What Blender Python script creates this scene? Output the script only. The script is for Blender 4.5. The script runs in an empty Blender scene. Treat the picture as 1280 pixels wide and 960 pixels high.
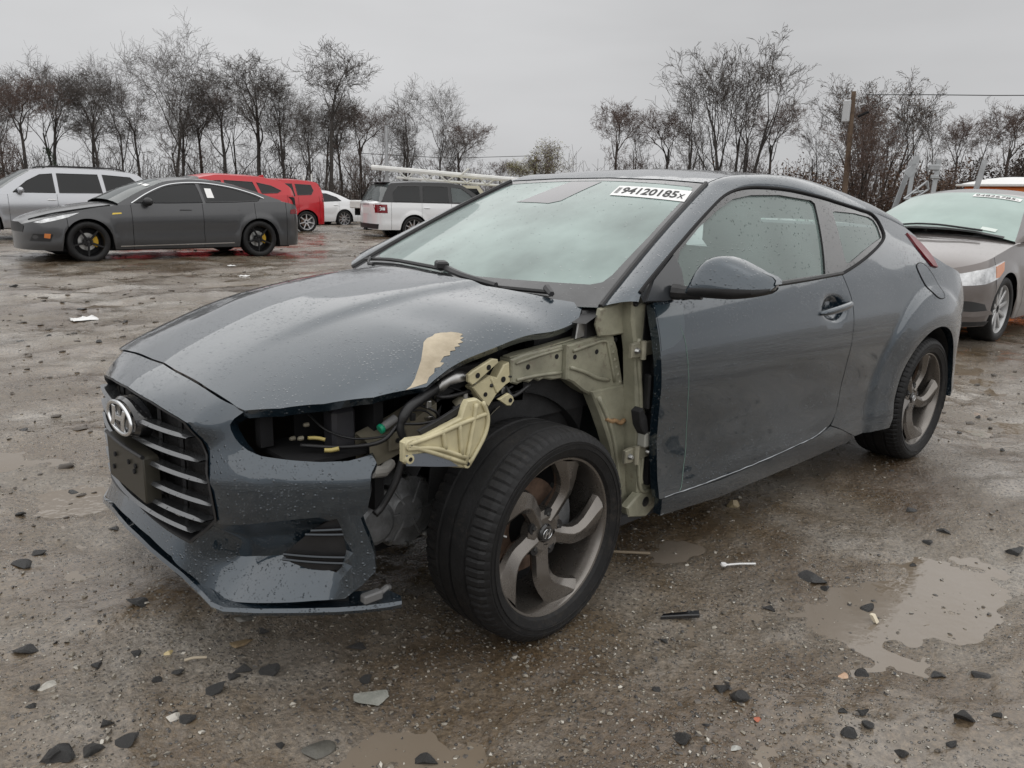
import bpy, math, random
import numpy as np
from mathutils import Matrix, Vector
from mathutils.geometry import delaunay_2d_cdt
R = math.radians
scn = bpy.context.scene
col = scn.collection
# ------------------------------------------------------------------ camera
YAW, PIT, ROL = .7469, -.2354, .0272
fw = np.array([math.sin(YAW)*math.cos(PIT), math.cos(YAW)*math.cos(PIT), math.sin(PIT)])
rt = np.array([math.cos(YAW), -math.sin(YAW), 0.]); up = np.cross(rt, fw)
r2 = rt*math.cos(ROL)+up*math.sin(ROL); u2 = -rt*math.sin(ROL)+up*math.cos(ROL)
cam = bpy.data.cameras.new('camera'); cam.sensor_width = 36; cam.lens = 36*998/1280
cam.clip_start = .05; cam.clip_end = 2000
camo = bpy.data.objects.new('camera', cam); col.objects.link(camo)
camo.matrix_world = Matrix(((r2[0],u2[0],-fw[0],-.686),(r2[1],u2[1],-fw[1],-2.357),(r2[2],u2[2],-fw[2],1.283),(0,0,0,1)))
scn.camera = camo
# ------------------------------------------------------------------ sky, sun, exposure
SUN_EL, SUN_AZ = R(84), R(205)
w = bpy.data.worlds.new('World'); scn.world = w; w.use_nodes = True
nt = w.node_tree; nt.nodes.clear()
def wn(t, **k):
    n = nt.nodes.new(t)
    for a, b in k.items(): setattr(n, a, b)
    return n
sky = wn('ShaderNodeTexSky', sky_type='NISHITA', sun_disc=False, sun_elevation=SUN_EL, sun_rotation=SUN_AZ, air_density=1.0, dust_density=6.0)
hs = wn('ShaderNodeHueSaturation'); hs.inputs['Saturation'].default_value = .05
gm = wn('ShaderNodeTexCoord'); nz = wn('ShaderNodeTexNoise'); mp = wn('ShaderNodeMapping'); mp.inputs['Scale'].default_value = (1, 1, 4)
nz.inputs['Scale'].default_value = 1.6; nz.inputs['Detail'].default_value = 4
cr_ = wn('ShaderNodeMapRange'); cr_.inputs['From Min'].default_value = .3; cr_.inputs['From Max'].default_value = .7
cr_.inputs['To Min'].default_value = .86; cr_.inputs['To Max'].default_value = 1.10
cl = wn('ShaderNodeMix', data_type='RGBA', blend_type='MULTIPLY'); cl.inputs['Factor'].default_value = 1
cl.inputs['A'].default_value = (4.05, 4.07, 4.13, 1)         # overcast cloud layer
mx = wn('ShaderNodeMix', data_type='RGBA'); mx.inputs['Factor'].default_value = .9
bg = wn('ShaderNodeBackground'); bg.inputs['Strength'].default_value = .10
wo = wn('ShaderNodeOutputWorld'); L = nt.links.new
L(gm.outputs['Generated'], mp.inputs[0]); L(mp.outputs[0], nz.inputs['Vector']); L(nz.outputs[0], cr_.inputs['Value']); L(cr_.outputs[0], cl.inputs['B'])
L(sky.outputs[0], hs.inputs['Color']); L(hs.outputs[0], mx.inputs['A']); L(cl.outputs['Result'], mx.inputs['B'])
L(mx.outputs['Result'], bg.inputs['Color']); L(bg.outputs[0], wo.inputs['Surface'])
sl = bpy.data.lights.new('sun', 'SUN'); sl.energy = 1.4; sl.angle = R(150); sl.color = (1, .985, .96)
so = bpy.data.objects.new('sun', sl); col.objects.link(so)
so.rotation_euler = (R(90)-SUN_EL, 0, R(180)-SUN_AZ)
vs = scn.view_settings; vs.view_transform = 'Standard'; vs.look = 'None'; vs.gamma = 1; vs.exposure = .62; vs.use_curve_mapping = False
scn.render.engine = 'CYCLES'

# ------------------------------------------------------------------ materials
MATS = {}
def mat(name, colr, rough=.5, metal=0., coat=0., spec=.5, vary=0., vscale=8., bump=0., bscale=60., col2=None, trans=0., ior=1.45,
        drops=0., emit=0., dirt=0., crough=.04):
    if name in MATS: return MATS[name]
    m = bpy.data.materials.new(name); m.use_nodes = True; t = m.node_tree; b = t.nodes['Principled BSDF']; l = t.links.new
    c = (*colr, 1)
    b.inputs['Base Color'].default_value = c; b.inputs['Roughness'].default_value = rough; b.inputs['Metallic'].default_value = metal
    b.inputs['Coat Weight'].default_value = coat; b.inputs['Coat Roughness'].default_value = crough; b.inputs['Coat IOR'].default_value = 1.72 if coat >= 1 else 1.5; b.inputs['Specular IOR Level'].default_value = spec
    b.inputs['Transmission Weight'].default_value = trans; b.inputs['IOR'].default_value = ior
    tc = t.nodes.new('ShaderNodeTexCoord')
    def noise(s, d=5, ro=.6):
        n = t.nodes.new('ShaderNodeTexNoise'); n.inputs['Scale'].default_value = s; n.inputs['Detail'].default_value = d
        n.inputs['Roughness'].default_value = ro; l(tc.outputs['Object'], n.inputs['Vector']); return n
    csock = None
    if vary or col2:
        n = noise(vscale); r = t.nodes.new('ShaderNodeValToRGB'); r.color_ramp.elements[0].position = .32; r.color_ramp.elements[1].position = .68
        if col2: e0, e1 = c, (*col2, 1)
        else: e0 = tuple(v*(1-vary) for v in colr)+(1,); e1 = tuple(min(1, v*(1+vary)) for v in colr)+(1,)
        r.color_ramp.elements[0].color = e0; r.color_ramp.elements[1].color = e1
        l(n.outputs[0], r.inputs[0]); csock = r.outputs[0]
        mr = t.nodes.new('ShaderNodeMapRange'); mr.inputs['To Min'].default_value = rough*.8; mr.inputs['To Max'].default_value = min(1, rough*1.25)
        n2 = noise(vscale*2.3); l(n2.outputs[0], mr.inputs['Value']); l(mr.outputs[0], b.inputs['Roughness'])
    if dirt:      # mud spatter: dried specks and smears with a shape of their own
        n = noise(55, 3, .7); n3 = noise(3.1, 4)
        ad = t.nodes.new('ShaderNodeMath'); ad.operation = 'MULTIPLY'; l(n.outputs[0], ad.inputs[0]); l(n3.outputs[0], ad.inputs[1])
        r = t.nodes.new('ShaderNodeMapRange'); r.inputs['From Min'].default_value = .30; r.inputs['From Max'].default_value = .42; r.inputs['To Max'].default_value = dirt
        l(ad.outputs[0], r.inputs['Value'])
        mixc = t.nodes.new('ShaderNodeMix'); mixc.data_type = 'RGBA'; mixc.inputs['A'].default_value = c; mixc.inputs['B'].default_value = (.16, .13, .10, 1)
        l(r.outputs[0], mixc.inputs['Factor'])
        if csock: l(csock, mixc.inputs['A'])
        csock = mixc.outputs['Result']
    if csock: l(csock, b.inputs['Base Color'])
    hs_ = []
    if bump:
        n = noise(bscale); hs_.append((n.outputs[0], bump))
    if drops:
        for sc, keep in ((95, .42), (190, .5)):
            v = t.nodes.new('ShaderNodeTexVoronoi'); v.inputs['Scale'].default_value = sc; l(tc.outputs['Object'], v.inputs['Vector'])
            sp = t.nodes.new('ShaderNodeSeparateColor'); l(v.outputs['Color'], sp.inputs[0])
            nn = noise(5, 2)
            th = t.nodes.new('ShaderNodeMapRange'); th.inputs['From Min'].default_value = .35; th.inputs['From Max'].default_value = .65; th.inputs['To Min'].default_value = 0; th.inputs['To Max'].default_value = keep*drops
            l(nn.outputs[0], th.inputs['Value'])
            lt = t.nodes.new('ShaderNodeMath'); lt.operation = 'LESS_THAN'; l(sp.outputs[0], lt.inputs[0]); l(th.outputs[0], lt.inputs[1])
            d = t.nodes.new('ShaderNodeMapRange'); d.interpolation_type = 'SMOOTHSTEP'
            d.inputs['From Min'].default_value = .12; d.inputs['From Max'].default_value = .36; d.inputs['To Min'].default_value = 1; d.inputs['To Max'].default_value = 0
            l(v.outputs['Distance'], d.inputs['Value'])
            mu = t.nodes.new('ShaderNodeMath'); mu.operation = 'MULTIPLY'; l(lt.outputs[0], mu.inputs[0]); l(d.outputs[0], mu.inputs[1])
            hs_.append((mu.outputs[0], .0016*95/sc))
    prev = None
    for s, dist in hs_:
        bp = t.nodes.new('ShaderNodeBump'); bp.inputs['Strength'].default_value = 1; bp.inputs['Distance'].default_value = dist
        l(s, bp.inputs['Height'])
        if prev: l(prev, bp.inputs['Normal'])
        prev = bp.outputs[0]
    if prev:
        l(prev, b.inputs['Normal'])
        if coat: l(prev, b.inputs['Coat Normal'])
    if emit: b.inputs['Emission Color'].default_value = c; b.inputs['Emission Strength'].default_value = emit
    MATS[name] = m; return m
def glassmat(name, tint, fog, fogcol, drops=.0, rough=.02, fogvar=.12):
    """window glass: fogged film (diffuse) over a tinted see-through pane, glossy on top"""
    if name in MATS: return MATS[name]
    m = bpy.data.materials.new(name); m.use_nodes = True; t = m.node_tree; l = t.links.new; t.nodes.remove(t.nodes['Principled BSDF'])
    out = t.nodes['Material Output']; tc = t.nodes.new('ShaderNodeTexCoord')
    n = t.nodes.new('ShaderNodeTexNoise'); n.inputs['Scale'].default_value = 2.6; n.inputs['Detail'].default_value = 6; l(tc.outputs['Object'], n.inputs[0])
    mr = t.nodes.new('ShaderNodeMapRange'); mr.inputs['From Min'].default_value = .3; mr.inputs['From Max'].default_value = .7
    mr.inputs['To Min'].default_value = max(0, fog-fogvar); mr.inputs['To Max'].default_value = min(1, fog+fogvar); l(n.outputs[0], mr.inputs['Value'])
    tr = t.nodes.new('ShaderNodeBsdfTransparent'); tr.inputs[0].default_value = (*tint, 1)
    df = t.nodes.new('ShaderNodeBsdfDiffuse'); df.inputs[0].default_value = (*fogcol, 1)
    m1 = t.nodes.new('ShaderNodeMixShader'); l(mr.outputs[0], m1.inputs[0]); l(tr.outputs[0], m1.inputs[1]); l(df.outputs[0], m1.inputs[2])
    gl = t.nodes.new('ShaderNodeBsdfGlossy'); gl.inputs['Roughness'].default_value = rough
    fr = t.nodes.new('ShaderNodeFresnel'); fr.inputs['IOR'].default_value = 1.5
    m2 = t.nodes.new('ShaderNodeMixShader'); l(fr.outputs[0], m2.inputs[0]); l(m1.outputs[0], m2.inputs[1]); l(gl.outputs[0], m2.inputs[2]); l(m2.outputs[0], out.inputs[0])
    if drops:
        v = t.nodes.new('ShaderNodeTexVoronoi'); v.inputs['Scale'].default_value = 80; l(tc.outputs['Object'], v.inputs['Vector'])
        sp = t.nodes.new('ShaderNodeSeparateColor'); l(v.outputs['Color'], sp.inputs[0])
        lt = t.nodes.new('ShaderNodeMath'); lt.operation = 'LESS_THAN'; lt.inputs[1].default_value = drops; l(sp.outputs[0], lt.inputs[0])
        d = t.nodes.new('ShaderNodeMapRange'); d.interpolation_type = 'SMOOTHSTEP'; d.inputs['From Min'].default_value = .1; d.inputs['From Max'].default_value = .32; d.inputs['To Min'].default_value = 1; d.inputs['To Max'].default_value = 0
        l(v.outputs['Distance'], d.inputs['Value'])
        mu = t.nodes.new('ShaderNodeMath'); mu.operation = 'MULTIPLY'; l(lt.outputs[0], mu.inputs[0]); l(d.outputs[0], mu.inputs[1])
        bp = t.nodes.new('ShaderNodeBump'); bp.inputs['Distance'].default_value = .0025; l(mu.outputs[0], bp.inputs['Height'])
        l(bp.outputs[0], gl.inputs['Normal']); l(bp.outputs[0], fr.inputs['Normal']); l(bp.outputs[0], df.inputs['Normal'])
    MATS[name] = m; return m

# ------------------------------------------------------------------ mesh helpers
def thing(name, label, cat, loc=(0, 0, 0), rz=0., group=None):
    o = bpy.data.objects.new(name, None); col.objects.link(o); o.location = loc; o.rotation_euler = (0, 0, rz); o.empty_display_size = .2
    return tag(o, label, cat, group)
def tag(o, label, cat, group=None):
    o['label'] = label; o['category'] = cat
    if group: o['group'] = group
    return o
def mk(name, VF, m, parent=None, smooth=True, ang=32, loc=None):
    V, F = VF
    me = bpy.data.meshes.new(name); k = len(F[0])
    if len(F) > 200 and all(len(f) == k for f in F):
        A = np.asarray(V, np.float32); Fi = np.asarray(F, np.int32); me.vertices.add(len(A)); me.vertices.foreach_set('co', A.ravel()); me.loops.add(Fi.size); me.loops.foreach_set('vertex_index', Fi.ravel())
        me.polygons.add(len(Fi)); me.polygons.foreach_set('loop_start', np.arange(len(Fi), dtype=np.int32)*k); me.update(calc_edges=True)
    else: me.from_pydata([tuple(map(float, v)) for v in V], [], [tuple(map(int, f)) for f in F]); me.update()
    if smooth:
        me.shade_smooth()
        if ang < 180: me.set_sharp_from_angle(angle=R(ang))
    me.materials.append(m)
    o = bpy.data.objects.new(name, me); col.objects.link(o)
    if parent is not None: o.parent = parent
    if loc is not None: o.location = loc
    return o
def join(*vfs):
    V = []; F = []
    for v, f in vfs:
        n = len(V); V += [tuple(p) for p in v]; F += [tuple(i+n for i in q) for q in f]
    return V, F
def xf(VF, M=None, loc=(0, 0, 0)):
    V = np.asarray(VF[0], float)
    if M is not None: V = V @ np.asarray(M).T
    return (V+np.asarray(loc)).tolist(), VF[1]
def rotx(a): c, s = math.cos(a), math.sin(a); return np.array([[1,0,0],[0,c,-s],[0,s,c]])
def roty(a): c, s = math.cos(a), math.sin(a); return np.array([[c,0,s],[0,1,0],[-s,0,c]])
def rotz(a): c, s = math.cos(a), math.sin(a); return np.array([[c,-s,0],[s,c,0],[0,0,1]])
def spl(pts, n=8, closed=False):
    """Catmull-Rom through the points, n samples per span"""
    P = np.asarray(pts, float); N = len(P)
    if N < 3 and not closed: return np.array([P[0]+(P[1]-P[0])*t for t in np.linspace(0, 1, n+1)])
    out = []
    for i in range(N if closed else N-1):
        p1, p2 = P[i], P[(i+1) % N]
        p0 = P[i-1] if (i > 0 or closed) else 2*p1-p2
        p3 = P[(i+2) % N] if (i+2 < N or closed) else 2*p2-p1
        for k in range(n):
            t = k/n; out.append(.5*((2*p1)+(p2-p0)*t+(2*p0-5*p1+4*p2-p3)*t*t+(-p0+3*p1-3*p2+p3)*t**3))
    if not closed: out.append(P[-1])
    return np.array(out)
def dense(pts, step, closed=True):
    P = np.asarray(pts, float); out = []
    N = len(P)
    for i in range(N if closed else N-1):
        a, b = P[i], P[(i+1) % N]; k = max(1, int(np.linalg.norm(b-a)/step))
        for j in range(k): out.append(a+(b-a)*j/k)
    if not closed: out.append(P[-1])
    return np.array(out)
def resamp(P, n):
    P = np.asarray(P, float); s = np.r_[0, np.cumsum(np.linalg.norm(np.diff(P, axis=0), axis=1))]; t = np.linspace(0, s[-1], n)
    return np.stack([np.interp(t, s, P[:, k]) for k in range(P.shape[1])], 1)
def inpoly(P, poly):
    x, y = P[:, 0], P[:, 1]; c = np.zeros(len(P), bool); j = len(poly)-1
    for i in range(len(poly)):
        xi, yi = poly[i]; xj, yj = poly[j]
        if yi != yj: c ^= ((yi > y) != (yj > y)) & (x < (xj-xi)*(y-yi)/(yj-yi)+xi)
        j = i
    return c
def patchVF(outer, fn, holes=(), lines=(), sp=.05, step=.02, th=.0, flip=False):
    """trimmed surface: triangulate the outline (u, v) with holes and crease lines, map it by fn to 3D, add an edge return of depth th"""
    loops = [dense(outer, step)]+[dense(h, step) for h in holes]
    vs, es = [], []
    for lp in loops:
        n = len(vs); vs += [Vector(p) for p in lp.tolist()]; k = len(lp); es += [(n+i, n+(i+1) % k) for i in range(k)]
    for ln in lines:
        q = dense(ln, step, False); n = len(vs); vs += [Vector(p) for p in q.tolist()]; es += [(n+i, n+i+1) for i in range(len(q)-1)]
    mn, mxx = loops[0].min(0), loops[0].max(0)
    gx = np.arange(mn[0]+sp*.3, mxx[0], sp); gy = np.arange(mn[1]+sp*.3, mxx[1], sp*.866)
    X, Y = np.meshgrid(gx, gy); X = X+(np.arange(len(gy)) % 2)[:, None]*sp*.5; G = np.c_[X.ravel(), Y.ravel()]
    k = inpoly(G, loops[0])
    for h in loops[1:]: k &= ~inpoly(G, h)
    G = G[k]
    B = np.array([tuple(v) for v in vs])
    if len(G):
        d = np.full(len(G), 9.)
        for i in range(0, len(B), 400): d = np.minimum(d, np.sqrt(((G[:, None]-B[None, i:i+400])**2).sum(2)).min(1))
        G = G[d > sp*.45]; vs += [Vector(p) for p in G.tolist()]
    r = delaunay_2d_cdt(vs, es, [], 0, 1e-7)
    P2 = np.array([tuple(v) for v in r[0]]); F = [tuple(f) for f in r[2]]
    cen = np.array([P2[list(f)].mean(0) for f in F]); k = inpoly(cen, loops[0])
    for h in loops[1:]: k &= ~inpoly(cen, h)
    F = [f for f, q in zip(F, k) if q]
    V = np.asarray(fn(P2[:, 0], P2[:, 1])); 
    if flip: F = [f[::-1] for f in F]
    V = V.tolist()
    if th:
        A = np.array(V); N = np.zeros_like(A)
        for f in F:
            n = np.cross(A[f[1]]-A[f[0]], A[f[2]]-A[f[0]])
            for i in f: N[i] += n
        N /= np.maximum(np.linalg.norm(N, axis=1), 1e-12)[:, None]
        cnt = {}
        for f in F:
            for i in range(3):
                e = (f[i], f[(i+1) % 3]); kk = (min(e), max(e)); cnt[kk] = None if kk in cnt else e
        mpv = {}
        for kk, e in cnt.items():
            if e is None: continue
            for i in e:
                if i not in mpv: mpv[i] = len(V); V.append((A[i]-N[i]*th).tolist())
            F.append((e[1], e[0], mpv[e[0]], mpv[e[1]]))
    return V, F
def patch(name, outer, fn, m, parent, **k):
    ang = k.pop('ang', 32)
    return mk(name, patchVF(outer, fn, **k), m, parent, ang=ang)
def gridVF(rows, cu=False, cv=False, flip=False):
    A = np.asarray(rows, float); a, b = A.shape[:2]; F = []
    for i in range(a if cu else a-1):
        for j in range(b if cv else b-1):
            q = (i*b+j, i*b+(j+1) % b, ((i+1) % a)*b+(j+1) % b, ((i+1) % a)*b+j); F.append(q[::-1] if flip else q)
    return A.reshape(-1, 3).tolist(), F
def tubeVF(path, r, seg=8, cap=True):
    P = np.asarray(path, float); n = len(P); rr = np.broadcast_to(np.asarray(r, float), (n,))
    T = np.gradient(P, axis=0); T /= np.maximum(np.linalg.norm(T, axis=1), 1e-9)[:, None]
    u = np.cross(T[0], (0, 0, 1) if abs(T[0][2]) < .9 else (1, 0, 0)); u /= np.linalg.norm(u)
    rows = []; a = np.arange(seg)*2*math.pi/seg
    for i in range(n):
        u = u-T[i]*u.dot(T[i]); u /= max(np.linalg.norm(u), 1e-9); v = np.cross(T[i], u)
        rows.append(P[i]+rr[i]*(np.cos(a)[:, None]*u+np.sin(a)[:, None]*v))
    V, F = gridVF(rows, cv=True)
    if cap: F += [tuple(range(seg))[::-1], tuple(range((n-1)*seg, n*seg))]
    return V, F
def latheVF(prof, seg=48, axis='y'):
    """prof: (radius, along-axis) rows; closed round the axis"""
    a = np.arange(seg)*2*math.pi/seg; rows = []
    for r, h in prof:
        c, s = r*np.cos(a), r*np.sin(a); z = np.full(seg, h)
        rows.append(np.stack([c, z, s] if axis == 'y' else ([c, s, z] if axis == 'z' else [z, c, s]), 1))
    return gridVF(rows, cv=True, flip=(axis == 'z'))
def boxVF(x0, x1, y0, y1, z0, z1, b=.0):
    if b <= 0:
        V = [(x, y, z) for z in (z0, z1) for x, y in ((x0, y0), (x1, y0), (x1, y1), (x0, y1))]
        return V, [(3,2,1,0),(4,5,6,7),(0,1,5,4),(1,2,6,5),(2,3,7,6),(3,0,4,7)]
    rows = []
    for z, i in ((z0, b), (z0+b, 0), (z1-b, 0), (z1, b)):
        rows.append([(x0+b+i*.0 if i else x0+b, y0+i, z), (x1-b, y0+i, z), (x1-i, y0+b, z), (x1-i, y1-b, z), (x1-b, y1-i, z), (x0+b, y1-i, z), (x0+i, y1-b, z), (x0+i, y0+b, z)])
    V, F = gridVF(rows, cv=True); F += [tuple(range(8))[::-1], tuple(range(24, 32))]
    return V, F
def prismVF(poly, h0, h1, fn, b=.0):
    """polygon (u, v) extruded from h0 to h1 with a chamfer b at the h1 side; fn(u, v, h) -> xyz"""
    P = np.asarray(poly, float); n = len(P)
    area = .5*sum(P[i][0]*P[(i+1) % n][1]-P[(i+1) % n][0]*P[i][1] for i in range(n))
    if area < 0: P = P[::-1]
    e = np.roll(P, -1, 0)-P; e /= np.maximum(np.linalg.norm(e, axis=1), 1e-9)[:, None]; nr = np.stack([-e[:, 1], e[:, 0]], 1)
    nv = nr+np.roll(nr, 1, 0); nv /= np.maximum(np.linalg.norm(nv, axis=1), .3)[:, None]
    lv = [(P, h0)]+([(P, h1-math.copysign(b, h1-h0)), (P+nv*b, h1)] if b else [(P, h1)])
    V = []
    for Q, h in lv: V += [fn(u, v, h) for u, v in Q]
    F = []
    for k in range(len(lv)-1):
        for i in range(n): F.append((k*n+i, k*n+(i+1) % n, (k+1)*n+(i+1) % n, (k+1)*n+i))
    F += [tuple(range(n))[::-1], tuple(range((len(lv)-1)*n, len(lv)*n))]
    return V, F
def textVF(txt, size=1., extr=0., bold=0.):
    cu = bpy.data.curves.new('t', 'FONT'); cu.body = txt; cu.size = size; cu.align_x = 'CENTER'; cu.align_y = 'CENTER'; cu.extrude = extr; cu.resolution_u = 3; cu.offset = bold
    o = bpy.data.objects.new('t', cu); col.objects.link(o); dg = bpy.context.evaluated_depsgraph_get()
    me = bpy.data.meshes.new_from_object(o.evaluated_get(dg)); V = [tuple(v.co) for v in me.vertices]; F = [tuple(p.vertices) for p in me.polygons]
    bpy.data.objects.remove(o); bpy.data.curves.remove(cu); bpy.data.meshes.remove(me); return V, F
def cr(xs, ys, x):
    xs = np.asarray(xs, float); ys = np.asarray(ys, float); x = np.asarray(x, float)
    h = np.diff(xs); d = np.diff(ys)/h
    m = np.empty_like(ys); m[0] = d[0]; m[-1] = d[-1]
    for i in range(1, len(xs)-1):
        m[i] = 0 if d[i-1]*d[i] <= 0 else (h[i-1]+h[i])*2/((h[i-1]+2*h[i])/d[i]+(2*h[i-1]+h[i])/d[i-1])*.5*1.0
        if d[i-1]*d[i] > 0:
            w1 = 2*h[i]+h[i-1]; w2 = h[i]+2*h[i-1]; m[i] = (w1+w2)/(w1/d[i-1]+w2/d[i])
    k = np.clip(np.searchsorted(xs, x)-1, 0, len(xs)-2); t = np.clip((x-xs[k])/h[k], 0, 1)
    return ((1+2*t)*(1-t)**2*ys[k] + t*(1-t)**2*h[k]*m[k] + t*t*(3-2*t)*ys[k+1] + t*t*(t-1)*h[k]*m[k+1])
def sst(a, b, x):
    t = np.clip((np.asarray(x, float)-a)/(b-a), 0, 1); return t*t*(3-2*t)
FX, RX, ZC = .865, 3.515, .317
def xN(y):
    y = np.abs(y); return .30*y**2+.45*y**6
def yS(x, z):
    """half width of the body side"""
    W = cr([.2,.31,.386,.5,.7,.9,1.2,1.5,2,2.6,3.0,3.3,3.6,3.85,4.02,4.12,4.2,4.24],
           [.70,.80,.85,.885,.893,.893,.877,.868,.864,.866,.868,.876,.88,.872,.845,.80,.70,.55], x)
    d = cr([.12,.20,.25,.30,.38,.48,.6,.70,.76,.84,.92,1.0,1.1,1.2,1.3,1.4],
           [.07,.032,.016,.014,.020,.020,.010,0,.002,.015,.040,.074,.122,.178,.243,.33], z)
    r = np.hypot(np.asarray(x)-RX, np.asarray(z)-ZC)
    fl = .022*(1-sst(.40,.56,r)) + .017*(1-sst(.535,.585,r))
    e = .14*sst(.95,1.3,z)*np.clip((np.asarray(x)-2.7)/1.0,0,2)**2
    return W-d+fl-e
def zHc(x):
    return cr([.0,.10,.2,.35,.5,.7,.9,1.1,1.3],[.71,.772,.824,.882,.926,.964,.989,1.003,1.012],x)
def zH(x, y):
    """hood"""
    a = np.abs(np.asarray(y,float))
    drop = cr([0,.2,.4,.55,.62,.68,.72,.76,.85],[0,.005,.022,.047,.066,.094,.128,.165,.25],a)*cr([0,.28,.6,.9,1.2],[1.5,1.4,1.1,.95,.8],x)
    yr = cr([.15,.5,1.2],[.22,.27,.31],x)
    rid = .011*(1-sst(yr-.015,yr+.05,a))*sst(.2,.6,x)
    return zHc(x)-drop+rid-.006
def zR(x, y):
    a = np.abs(np.asarray(y,float)); x = np.asarray(x,float)
    zc = cr([1.85,1.965,2.03,2.1,2.2,2.35,2.5,2.7,3.0,3.3,3.6,3.85],[1.295,1.336,1.356,1.374,1.392,1.404,1.405,1.393,1.357,1.305,1.237,1.17],x)
    return zc - .024*(a/.56)**2.2*sst(1.98,2.3,x)
# ------------------------------------------------------------------ materials of the cars
PAINT = mat('slate_paint', (.018, .033, .047), .24, .60, 1.0, crough=.045, drops=.9, vary=.05, vscale=3)
PAINTLOW = mat('slate_paint_door', (.015, .029, .043), .24, .60, 1.0, crough=.04, drops=1.0, vary=.06, vscale=2.5)
PLASTIC = mat('black_plastic', (.014, .014, .015), .42, vary=.25, vscale=20, bump=.0006, bscale=300)
GLOSSBLACK = mat('gloss_black_trim', (.010, .010, .011), .12, coat=.6, drops=.5)
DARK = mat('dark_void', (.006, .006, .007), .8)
RUBBER = mat('tyre_rubber', (.010, .010, .0105), .55, spec=.35, vary=.25, vscale=25, bump=.0012, bscale=140, dirt=.10)
CHROME = mat('chrome', (.70, .71, .72), .14, 1.0)
STEEL = mat('bare_steel', (.42, .42, .41), .38, 1.0, vary=.2, vscale=15)
RIM = mat('bronze_grey_alloy', (.185, .170, .155), .27, .85, .4, vary=.10, vscale=9, dirt=.10)
OLIVE = mat('olive_primer_steel', (.275, .268, .200), .45, coat=.2, vary=.32, vscale=6, dirt=.95, bump=.0012, bscale=45)
CREAM = mat('cream_primer_bracket', (.50, .45, .285), .45, coat=.15, vary=.18, vscale=12, dirt=.55)
GREYOL = mat('grey_olive_beam', (.165, .150, .112), .5, vary=.25, vscale=12, dirt=.5)
CAST = mat('cast_aluminium', (.20, .205, .21), .55, .6, vary=.3, vscale=22, bump=.003, bscale=50)
LINER = mat('felt_wheel_liner', (.018, .018, .019), .8, vary=.35, vscale=8, bump=.004, bscale=30)
SEAT = mat('seat_fabric', (.030, .030, .032), .85)
WHITE = mat('white_print', (.78, .78, .77), .5)
INK = mat('black_print', (.02, .02, .02), .6)
WGLASS = glassmat('fogged_windscreen', (.62, .72, .69), .58, (.42, .53, .50), drops=.07, fogvar=.22)
SGLASS = glassmat('fogged_side_glass', (.55, .67, .63), .36, (.33, .43, .405), drops=.22, fogvar=.08)
RED = mat('red_lens', (.16, .004, .008), .15, coat=.3)

car = thing('damaged_coupe', 'slate grey three-door coupe missing its left front fender and headlight', 'car')
# ---------------- hood
hood_l = [(.111,-.095),(.116,-.305),(.127,-.46),(.133,-.488),(.193,-.559),(.279,-.624),(.39,-.678),(.476,-.700),(.53,-.714),(.562,-.710),(.607,-.707),(.719,-.706),(.87,-.706),(1.0,-.705),(1.09,-.702),(1.130,-.694),(1.168,-.668),(1.178,-.648)]
hood_r = [(1.125,-.577),(1.074,-.444),(1.035,-.329),(1.008,-.19),(1.0,0)]
half = np.array(hood_l+hood_r); oth = half[::-1][1:]*[1, -1]
hood_out = np.r_[[(.113, 0)], half, oth]
yrl = lambda s: [(x, s*float(cr([.15,.5,1.2],[.22,.27,.31],x))) for x in np.linspace(.3, 1.0, 12)]
def hoodz(x, y):
    z = zH(x, y)
    # buckled left edge: the skin is lifted and rippled along the missing fender
    w_ = sst(-.45, -.70, y)
    z = z + w_*(.010*np.sin(x*9.5+.6)*sst(.35, .7, x)+.012*sst(.95, 1.17, x)) + .004*sst(-.2,-.6,y)*np.sin(x*21+y*7)*sst(.5,.7,x)
    return z
HOOD = mk('hood', patchVF(hood_out, lambda x, y: np.stack([x, y, hoodz(x, y)], 1), lines=[yrl(-1), yrl(1)], sp=.022, step=.012, th=.028), PAINT, car, ang=50)
# paint scraped to the filler
sc = np.array([(.474,-.700),(.492,-.698),(.510,-.690),(.535,-.672),(.556,-.655),(.570,-.640),(.590,-.618),(.600,-.606),(.618,-.597),(.638,-.5965),(.650,-.590),(.668,-.594),(.682,-.602),(.695,-.606),(.710,-.622),(.716,-.634),(.702,-.638),(.707,-.648),(.692,-.650),(.694,-.662),(.676,-.661),(.676,-.671),(.660,-.667),(.655,-.677),(.640,-.673),(.632,-.683),(.615,-.678),(.596,-.686),(.605,-.692),(.590,-.695),(.574,-.691),(.566,-.699),(.548,-.701),(.535,-.7085),(.515,-.7055),(.500,-.7035)])
mk('bare_scrape', patchVF(sc, lambda x, y: np.stack([x, y, hoodz(x, y)+.0012], 1), sp=.012, step=.006, th=.001),
   mat('bare_filler', (.50, .43, .32), .6, col2=(.30, .25, .175), vscale=11, bump=.0035, bscale=38), HOOD)['label'] = 'tan patch of bare filler where the paint is scraped off'
# inner hood panel
inn = half.copy(); inn = np.r_[[(.16, 0)], half*[1, .955]+[.012, 0], (half*[1, .955]+[.012, 0])[::-1][1:]*[1, -1]]
mk('hood_inner', patchVF(inn, lambda x, y: np.stack([x, y, hoodz(x, y)-.034], 1), sp=.08, step=.05, flip=True), DARK, HOOD)
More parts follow.
